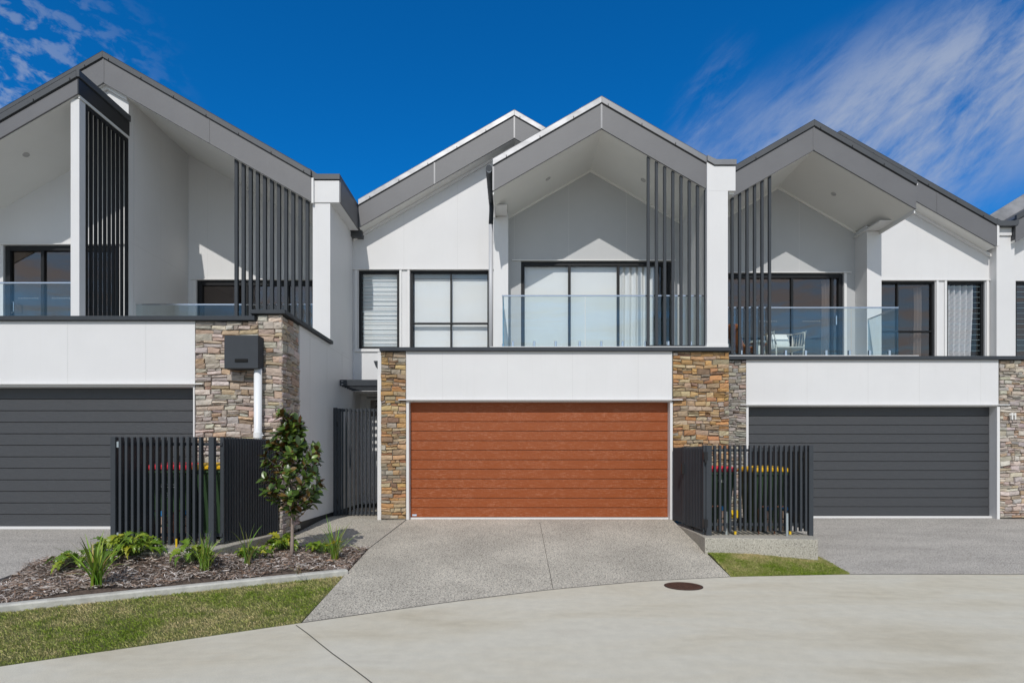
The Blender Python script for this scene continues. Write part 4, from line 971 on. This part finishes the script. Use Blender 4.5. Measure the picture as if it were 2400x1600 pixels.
G = thing('entry_gate', (-3.0, 11.7, -1.16), 'tall charcoal slatted entry gate between the party wall and the ochre pier', 'gate')
MB().box(-3.498, -3.43, 11.69, 11.75, -1.15, .977).build('post', dark, G, bevel=.003)
mb = MB(); mb.box(-3.415, -3.36, 11.70, 11.745, -1.13, .965).box(-3.36, -2.51, 11.725, 11.76, .905, .955).box(-3.36, -2.51, 11.725, 11.76, -1.12, -1.06)
for i in range(11):
    x = -3.335+.0772*i; mb.box(x, x+.028, 11.675, 11.724, -1.125, .962)
mb.build('gate_leaf', dark, G, bevel=.002)
for z in (.65, -.85): MB().tube([(-3.422, 11.69, z-.05), (-3.422, 11.69, z+.05)], .01, 8).build('hinge', darker, G)

# =================================================================== BINS
def ring(mb_vs, cx, cy, hx, hy, z, r, n=4):
    for k, (sx, sy) in enumerate(((1, 1), (-1, 1), (-1, -1), (1, -1))):
        for i in range(n+1):
            t = (k+i/n)*math.pi/2; mb_vs.append((cx+sx*(hx-r)+r*math.cos(t), cy+sy*(hy-r)+r*math.sin(t), z))
def loft(rings, capb=True, capt=True):
    mb = MB(); vs = []
    for (cx, cy, hx, hy, z, r) in rings: ring(vs, cx, cy, hx, hy, z, r)
    n = 20; fs = [(i*n+k, i*n+(k+1) % n, (i+1)*n+(k+1) % n, (i+1)*n+k) for i in range(len(rings)-1) for k in range(n)]
    if capb: fs.append(tuple(range(n-1, -1, -1)))
    if capt: fs.append(tuple((len(rings)-1)*n+k for k in range(n)))
    mb.add(vs, fs); return mb
def make_bin(label, lidm, loc, rz, txt=None):
    t = thing('wheelie_bin', (0, 0, 0), label, 'bin', 'wheelie bins in the slatted enclosures', rel=False)
    loft([(0, .04, .22, .24, .06, .05), (0, .03, .235, .27, .45, .05), (0, 0, .265, .32, .92, .05), (0, 0, .285, .345, .93, .05), (0, 0, .285, .345, .985, .05)]).build('body', binG, t, local=True, bevel=.003)
    l = loft([(0, 0, .295, .36, .972, .06), (0, 0, .297, .362, 1.0, .06), (0, 0, .285, .345, 1.03, .07), (0, 0, .235, .29, 1.055, .09), (0, 0, .12, .16, 1.068, .09)]).build('lid', lidm, t, local=True, smooth=False, bevel=.004)
    MB().box(-.14, .14, -.375, -.355, .985, 1.02).build('grip', lidm, l, local=True)
    MB().tube([(-.24, .37, .965), (-.24, .41, .985), (.24, .41, .985), (.24, .37, .965)], .016, 8).build('handle', binG, t, local=True)
    for sx in (-1, 1):
        wv = MB().tube([(sx*.235, .26, .1), (sx*.285, .26, .1)], .1, 20).build('wheel', rubber, t, local=True)
        MB().tube([(sx*.225, .26, .1), (sx*.291, .26, .1)], .035, 12).build('hub', binG, wv, local=True)
    if txt:
        for (s, x, z, sz) in txt:
            cu = bpy.data.curves.new('txt', 'FONT'); cu.body = s; cu.size = sz; cu.extrude = .002; cu.align_x = 'CENTER'
            tmp = bpy.data.objects.new('tmp', cu); me = bpy.data.meshes.new_from_object(tmp); bpy.data.objects.remove(tmp)
            me.materials.clear(); me.materials.append(whp)
            o = bpy.data.objects.new('lettering', me); COL.objects.link(o); o.parent = t
            yf = -(.243+(z-.06)/(.92-.06)*.078); o.location = (x, yf-.008, z); o.rotation_euler = (math.pi/2-.09*0-.085, 0, 0)
    t.location = (loc[0], loc[1], loc[2]+H); t.rotation_euler = (0, 0, rz); return t
make_bin('dark green bin with red lid, white number 9, inside the left enclosure', lidR, (-4.645, 8.34, -1.135), .0, [('8', -.07, .735, .06), ('O', .009, .735, .06), ('C', .091, .735, .06), ('9', .009, .60, .10)])
make_bin('dark green bin with yellow lid beside the red-lidded one in the left enclosure', lidY, (-4.045, 8.42, -1.135), .0)
make_bin('dark green bin with red lid next to the gates of the right enclosure', lidR, (3.36, 10.0, -1.20), .0, [('1 21', .02, .80, .06)])
make_bin('dark green bin with yellow lid at the right end of the right enclosure', lidY, (4.14, 9.85, -1.20), .06)

# meters and pegs in the enclosures
def meter(loc, label):
    t = thing('water_meter', loc, label, 'water meter', 'water meters behind the slats')
    x, y, z = loc
    MB().tube([(x-.16, y, z), (x-.16, y, z+.40), (x-.13, y, z+.43), (x-.02, y, z+.43), (x, y, z+.40), (x, y, z+.05)], .012, 8).build('riser_pipe', copper, t, smooth=True)
    MB().box(x-.045, x+.045, y-.035, y+.035, z+.04, z+.22).box(x-.035, x+.035, y-.03, y+.03, z+.24, z+.36).build('valve_body', tanp, t, bevel=.01)
    MB().tube([(x, y-.05, z+.40), (x, y+.02, z+.40)], .035, 14).build('dial', bluep, t)
    return t
meter((-4.62, 7.93, -1.135), 'copper riser with tan valve and blue dial in front of the red bin, left enclosure')
meter((-4.35, 7.95, -1.135), 'copper riser with tan valve nearer the corner post of the left enclosure')
meter((3.32, 9.5, -1.20), 'copper riser with tan valve below the red bin, right enclosure')
meter((4.05, 9.42, -1.20), 'copper riser with tan valve in front of the yellow bin, right enclosure')
meter((4.30, 9.42, -1.20), 'copper riser with tan valve nearest the right post of the right enclosure')
def peg(loc, m, name, cat, label, h):
    t = thing(name, loc, label, cat); x, y, z = loc
    MB().box(x-.016, x+.016, y-.005, y+.005, z-.02, z+h).box(x-.016, x-.010, y, y+.025, z-.02, z+h).build('stake', m, t, bevel=.002); return t
peg((3.35, 9.33, -1.2), galv, 'galvanised_stake', 'stake', 'short galvanised stake behind the front slats near the red bin', .36)
peg((4.22, 9.16, -1.2), galv, 'galvanised_stake', 'stake', 'galvanised stake just outside the slats near the right post', .35)
peg((3.50, 9.36, -1.2), yelp, 'yellow_stake', 'stake', 'thin yellow stake between the two bins of the right enclosure', .40)
peg((4.36, 9.36, -1.2), yelp, 'yellow_stake', 'stake', 'yellow stake beside the right post of the right enclosure', .30)
t = thing('gas_valve_box', (3.66, 9.9, -1.2), 'small bright yellow valve box between the bins of the right enclosure', 'valve box')
MB().box(3.57, 3.75, 9.88, 9.98, -1.0, -.87).tube([(3.62, 9.86, -.93), (3.70, 9.86, -.93)], .03, 12).build('box', yelp, t, bevel=.01)
MB().box(3.60, 3.62, 9.92, 9.94, -1.2, -1.0).box(3.70, 3.72, 9.92, 9.94, -1.2, -1.0).build('stand', galv, t)
t = thing('yellow_peg', (-4.27, 7.60, -1.135), 'short yellow peg on the slab edge before the left enclosure', 'peg')
MB().tube([(-4.27, 7.6, -1.135), (-4.27, 7.6, -1.03)], .012, 8).build('peg_head', yelp, t)
MB().tube([(-4.27, 7.6, -1.03), (-4.265, 7.6, -.93)], .004, 6).build('peg_wire', rubber, t)

fo = MB().box(2.95, 4.62, 11.02, 16, -1.66, -1.21).box(4.62, 14.5, 11.95, 16, -1.66, -1.21).box(-3.4, 2.94, 11.22, 16, -1.66, -1.16).box(-12, -3.73, 9.36, 16, -1.66, -1.12).build('foundation', kerb_m, None); fo['kind'] = 'structure'
# manhole
t = thing('manhole_cover', (2.136, 7.44, -1.6), 'round rusty iron manhole cover set flush in the concrete road', 'manhole cover')
def disc(mb, cx, cy, r, z0, z1, n=48):
    mb.tube([(cx, cy, z0), (cx, cy, z1)], r, n)
mb = MB(); disc(mb, 2.136, 7.44, .236, -1.605, -1.5955); mb.build('rim', mat('iron_rim', (.05, .03, .025), .7, .3), t)
mb = MB(); disc(mb, 2.136, 7.44, .222, -1.60, -1.592); mb.build('lid', rust, t)
mb = MB()
for i in range(-5, 6):
    for j_ in range(-5, 6):
        x, y = i*.036, j_*.036
        if x*x+y*y < .19**2: mb.box(2.136+x-.011, 2.136+x+.011, 7.44+y-.011, 7.44+y+.011, -1.592, -1.589)
mb.build('grip_pattern', rust, t)

# =================================================================== PLANTS
def hit(px, py, zf):
    Y = 7.0
    for _ in range(30):
        z = zf((px-1200)*Y/F, Y); Y = Y*.3+.7*(-z*F/(py-1072))
    return (px-1200)*Y/F, Y, zf((px-1200)*Y/F, Y)
def strap_plant(px, py, h, spread, n, seed, label, pal, flowers=0, bend=1.0, wd=.009):
    r = random.Random(seed); x, y, z = hit(px, py, zM)
    t = thing('strap_leaf_plant', (x, y, z), label, 'plant', 'strap-leaved plants in the mulch')
    mb = MB()
    for i in range(n):
        a = r.uniform(0, 2*math.pi); L = 1.15*h*r.uniform(.55, 1.12); out = 1.5*spread*r.uniform(.08, 1.0)*bend; w0 = .8*wd*r.uniform(.6, 1.2)
        bx, by = x+r.gauss(0, .022), y+r.gauss(0, .022); c = pal[r.randrange(len(pal))]; c = tuple(q*r.uniform(.75, 1.25) for q in c)
        d = Vector((math.cos(a), math.sin(a), 0)); sd = Vector((-d.y, d.x, 0)); sd = (sd*r.uniform(.6, 1)+d*r.uniform(-.5, .5)).normalized(); vs = []
        droop = r.uniform(0, .28) if r.random() < .75 else r.uniform(.4, .75)
        for k in range(7):
            s = k/6; p = Vector((bx, by, z))+d*(out*(s**1.6))+Vector((0, 0, L*(s-droop*s**3)))
            ww = w0*(1.0-.15*s)*(1 if s < .7 else (1-s)/.3*.95+.05); vs += [p-sd*ww, p+Vector((0, 0, -ww*.5)), p+sd*ww]
        mb.add(vs, [q for k in range(6) for q in ((3*k, 3*k+1, 3*k+4, 3*k+3), (3*k+1, 3*k+2, 3*k+5, 3*k+4))], c)
    mb.build('leaves', strap_m, t, recalc=False, smooth=True)
    if flowers:
        fb = MB()
        for i in range(flowers):
            p = Vector((x+r.gauss(0, .05), y+r.gauss(.0, .04), z+h*r.uniform(.36, .52)))
            for k in range(6):
                a = k*math.pi/3; q = Vector((math.cos(a), math.sin(a), .3))*.014
                fb.add([p, p+q+Vector((-q.y, q.x, 0))*.4, p+q*1.4, p+q-Vector((-q.y, q.x, 0))*.4], [(0, 1, 2, 3)], (.75, .48, .01))
        fb.build('flowers', strap_m, t, recalc=False)
    return t
GR1 = [(.18, .28, .03), (.27, .36, .04), (.10, .17, .02), (.38, .43, .09)]
GR2 = [(.24, .32, .07), (.16, .26, .05), (.30, .36, .10), (.10, .18, .03)]
strap_plant(228, 1373, .50, .26, 60, 1, 'tall dark green strap-leaved clump at the left end of the garden bed', GR1, wd=.012)
strap_plant(480, 1342, .40, .17, 75, 2, 'fine upright grassy clump before the corner post of the left enclosure', GR1, wd=.006)
strap_plant(580, 1323, .46, .18, 17, 3, 'sparse pale strap-leaved clump between the enclosure corner and the small tree', GR2, wd=.0095)
strap_plant(783, 1313, .52, .30, 58, 4, 'strap-leaved clump with yellow flowers right of the small tree', GR2+GR1[:2], flowers=16, wd=.0075)
strap_plant(700, 1345, .12, .2, 14, 9, 'dry straw-coloured tuft lying in the mulch under the small tree', [(.36, .24, .14), (.42, .32, .2), (.26, .15, .09)], wd=.004, bend=1.3)
def lobed_leaf(mb, base, dirv, up, L, W, col, r):
    sd = dirv.cross(up).normalized(); vs = []; cen = []; n = 11
    lob = [1.0, .5, 1.05, .48, 1.0, .42, .85, .38, .62, .3, .0]
    left = []; right = []
    for k in range(n):
        s = k/(n-1); p = base+dirv*(L*s)+up*(L*.22*math.sin(s*2.6)-L*.30*s*s)
        ww = W*lob[k]*(.65+.5*math.sin(min(1, s*1.4)*math.pi)**.7)
        b_ = dirv*(-.18*L*(.5 if k % 2 == 0 else 0))
        cen.append(p); wv = up*(ww*.25+r.uniform(-.006, .006)); left.append(p-sd*ww+wv-b_*.5); right.append(p+sd*ww+wv-b_*.5)
    vs = cen+left+right
    fs = []
    for k in range(n-1): fs += [(k, k+1, n+k+1, n+k), (k+1, k, 2*n+k, 2*n+k+1)]
    mb.add(vs, fs, col)
def lobed_plant(px, py, rx, ry, h, n, seed, label, tx=1.0):
    r = random.Random(seed); x, y, z = hit(px, py, zM)
    t = thing('lobed_leaf_shrub', (x, y, z), label, 'plant', 'low lobed-leaf shrubs in the mulch'); mb = MB(); st = MB()
    for i in range(n):
        a = r.uniform(0, 2*math.pi); q = math.sqrt(r.random()); tip = Vector((x+rx*q*math.cos(a), y+ry*q*math.sin(a), z+h*(1-.55*q*q)*r.uniform(.55, 1.05)))
        b = Vector((x+.25*rx*q*math.cos(a)+r.gauss(0, .02), y+.25*ry*q*math.sin(a), z))
        mid = (b+tip)/2+Vector((0, 0, .04)); st.tube([b, mid, tip], [.004, .0035, .003], 5, cap=False)
        d = Vector((math.cos(a+r.gauss(0, .5)), math.sin(a+r.gauss(0, .5)), r.uniform(-.75, .35))).normalized()
        up = Vector((r.gauss(0, .25), r.gauss(0, .25)-.25, 1)).normalized(); up = (up-d*up.dot(d)).normalized()
        L = r.uniform(.11, .19); c = [(.20, .30, .025), (.15, .25, .02), (.27, .34, .03), (.10, .18, .018), (.38, .38, .03)][r.choices(range(5), (4, 4, 3, 3, 1))[0]]
        lobed_leaf(mb, tip, d, up, L, L*r.uniform(.24, .32), c, r)
    mb.build('leaves', lobe_m, t, recalc=False, smooth=False); st.build('stems', strap_mm, t, recalc=False); return t
strap_mm = mat('green_stem', (.10, .16, .04), .5)
lobed_plant(300, 1325, .34, .20, .27, 120, 11, 'broad yellow-green lobed shrub spreading before the left enclosure')
lobed_plant(190, 1338, .20, .16, .16, 34, 12, 'low lobed shrub at the far left behind the tall strap clump')
lobed_plant(446, 1318, .15, .12, .22, 38, 13, 'small lobed shrub before the front slats, left of the fine grassy clump')
lobed_plant(592, 1310, .16, .10, .15, 30, 14, 'low lobed shrub behind the sparse pale clump')
lobed_plant(660, 1290, .15, .12, .22, 46, 15, 'rounded lobed shrub just behind the small tree trunk')
lobed_plant(752, 1297, .13, .10, .17, 22, 16, 'small lobed shrub behind the yellow-flowered clump')

# --- magnolia
r = random.Random(77)
tx, ty, tz = hit(683, 1303, zM)
T = thing('magnolia_tree', (tx, ty, tz), 'young glossy-leaved tree with brown leaf undersides standing in the mulch bed', 'tree')
tr = MB()
top = tz+1.92
def TP(s): return Vector((tx+.012*math.sin(s*5)-.005*s, ty+.01*math.sin(s*4+1), tz-.02+s*(top-tz)))
tr.tube([TP(i/16) for i in range(17)], [.027-.023*(i/16)**.8 for i in range(17)], 10)
br = []
for i in range(42):
    s = .24+.72*(i/42)**.95+r.uniform(-.01, .01)
    a = i*2.4+r.uniform(-.4, .4); u = (s-.24)/.76
    prof = max(.12, math.sin(min(1, (u*1.0+.30))*math.pi*.93)**.8)
    L = .47*prof*r.uniform(.72, 1.1); rise = .50+.35*u
    if i < 5: rise = 1.0; L *= .95
    b = TP(s); e = b+Vector((math.cos(a)*L, math.sin(a)*L, L*rise)); m_ = (b+e)/2+Vector((0, 0, -.03))
    tr.tube([b, m_, e], [.0085*(1-u*.5), .006, .0035], 6, cap=False); br.append((b, m_, e, u))
tr.build('trunk', bark_m, T, smooth=True, recalc=False)
lf = MB()
def leaf(base, d, up, L, W, col):
    sd = d.cross(up).normalized(); vs = []; fs = []; n = 6
    cw = [.12, .62, .95, 1.0, .72, .0]
    cu = r.uniform(.05, .22)
    for k in range(n):
        s = k/(n-1); p = base+d*(L*s)-up*(cu*L*s*s); ww = W*cw[k]
        vs += [p-sd*ww+up*ww*.28, p, p+sd*ww+up*ww*.28]
    for k in range(n-1):
        fs += [(3*k, 3*k+1, 3*k+4, 3*k+3), (3*k+1, 3*k+2, 3*k+5, 3*k+4)]
    lf.add(vs, fs, col)
def rosette(p, axis, n):
    for k in range(n):
        a = k*2.4+r.uniform(-.4, .4); ax = axis.normalized(); o1 = ax.orthogonal().normalized(); o2 = ax.cross(o1)
        rad = o1*math.cos(a)+o2*math.sin(a); d = (rad*r.uniform(.6, 1.0)+ax*r.uniform(.15, .9)+Vector((0, 0, r.uniform(-.35, .25)))).normalized()
        up = (ax*.7+Vector((0, 0, .9))+Vector((r.gauss(0, .35), r.gauss(0, .35)-.55, 0))); up = (up-d*up.dot(d)).normalized()
        g = r.uniform(.7, 1.3); col = [(.052*g, .095*g, .014*g), (.075*g, .125*g, .018*g), (.115*g, .17*g, .025*g), (.034*g, .062*g, .010*g), (.12*g, .075*g, .02*g)][r.choice((0, 0, 1, 1, 2, 2, 3, 3, 4))]
        L = r.uniform(.085, .145); leaf(p-ax*r.uniform(0, .05), d, up, L, L*r.uniform(.21, .28), col)
for (b, m_, e, u) in br:
    ax = (e-m_)
    rosette(e, ax, 10)
    for q in (.22, .45, .68, .86):
        p = b.lerp(e, q)+Vector((r.gauss(0, .02), r.gauss(0, .02), r.gauss(0, .02))); rosette(p, ax+Vector((r.gauss(0, .1), r.gauss(0, .1), .05)), 5 if q > .3 else 3)
for k in range(9): rosette(TP(.72+.28*k/8), Vector((0, 0, 1)), 6)
lf.build('crown', mag_m, T, recalc=False, smooth=True)

# =================================================================== BALCONY FURNITURE
fz = 1.87
ch = thing('rope_armchair', (xr(1838, 12.35), 12.35, fz), 'cream rope-backed armchair with white cushion on the right balcony', 'armchair')
cx = xr(1838, 12.35); cy = 12.35
mb = MB()
for sx in (-1, 1):
    mb.tube([(cx+sx*.27, cy-.24, fz), (cx+sx*.28, cy-.26, fz+.42)], .016, 8).tube([(cx+sx*.26, cy+.25, fz), (cx+sx*.31, cy+.28, fz+.70)], .016, 8)
    mb.tube([(cx+sx*.28, cy-.26, fz+.42), (cx+sx*.315, cy-.22, fz+.67), (cx+sx*.31, cy+.28, fz+.72)], .016, 8)
mb.tube([(cx-.31, cy+.28, fz+.72), (cx+.31, cy+.28, fz+.72)], .016, 8).tube([(cx-.28, cy-.26, fz+.36), (cx+.28, cy-.26, fz+.36)], .016, 8).tube([(cx-.30, cy+.27, fz+.36), (cx+.30, cy+.27, fz+.36)], .016, 8)
mb.build('frame', cream, ch, smooth=True)
mb = MB()
for i in range(14):
    x = cx-.29+.58*i/13; mb.tube([(x, cy+.28, fz+.36), (x+(.028 if i % 2 else -.028), cy+.285, fz+.72)], .006, 5)
for sx in (-1, 1):
    for i in range(9):
        y = cy-.22+.48*i/8; mb.tube([(cx+sx*.285, y, fz+.36), (cx+sx*.325, y+(.04 if i % 2 else -.04), fz+.70)], .006, 5)
mb.build('rope_back', cream, ch)
MB().box(cx-.27, cx+.27, cy-.25, cy+.24, fz+.33, fz+.36).build('seat', cream, ch, bevel=.01)
loft([(cx-.02, 0, .20, .05, 0, .045), (cx-.02, 0, .23, .09, .15, .05), (cx-.02, 0, .20, .05, .36, .045)])
cu = loft([(0, 0, .19, .04, 0, .038), (0, 0, .215, .085, .10, .05), (0, 0, .215, .085, .24, .05), (0, 0, .20, .04, .34, .038)])
cu.v = [(cx-.06+a, cy+.10+b+c*.35, fz+.37+c) for a, b, c in cu.v]; cu.build('cushion', cush, ch, smooth=True)
tb = thing('side_table', (xr(1776, 12.2), 12.2, fz), 'round white pedestal side table between the two balcony chairs', 'table'); x = xr(1776, 12.2)
MB().tube([(x, 12.2, fz+.46), (x, 12.2, fz+.50)], .16, 28).build('table_top', cush, tb, bevel=.006)
MB().tube([(x, 12.2, fz), (x, 12.2, fz+.1), (x, 12.2, fz+.30), (x, 12.2, fz+.46)], [.11, .105, .07, .10], 20).build('pedestal', cush, tb, smooth=True)
lc = thing('leather_chair', (xr(1738, 12.5), 12.5, fz), 'tan leather shell chair behind the slats of the right balcony', 'chair'); x = xr(1741, 12.5)
mb = MB(); vs = []; fs = []
prof = [(-.30, .92), (-.27, .80), (-.22, .62), (-.17, .42), (-.05, .36), (.15, .36), (.30, .40), (.34, .46)]
for j_ in range(9):
    v = -1+2*j_/8
    for k, (a, b) in enumerate(prof):
        vs.append((x+a+.12*(abs(v)**2)*(1 if k < 4 else .2), 12.5+v*(.30-.03*k*(k < 4)), fz+b-.10*abs(v)**2*(k < 3)+.05*abs(v)**3))
for j_ in range(8):
    for k in range(7): q = j_*8+k; fs.append((q, q+1, q+9, q+8))
mb.add(vs, fs); o = mb.build('shell', tan, lc, smooth=True, recalc=False); sm = o.modifiers.new('solid', 'SOLIDIFY'); sm.thickness = .05
ss = o.modifiers.new('sub', 'SUBSURF'); ss.levels = 1; ss.render_levels = 1
for sx in (-.18, .2):
    for sy in (-.2, .2): MB().tube([(x+sx*.4, 12.5+sy*.4, fz+.36), (x+sx, 12.5+sy, fz)], .009, 8).build('leg', rubber, lc)
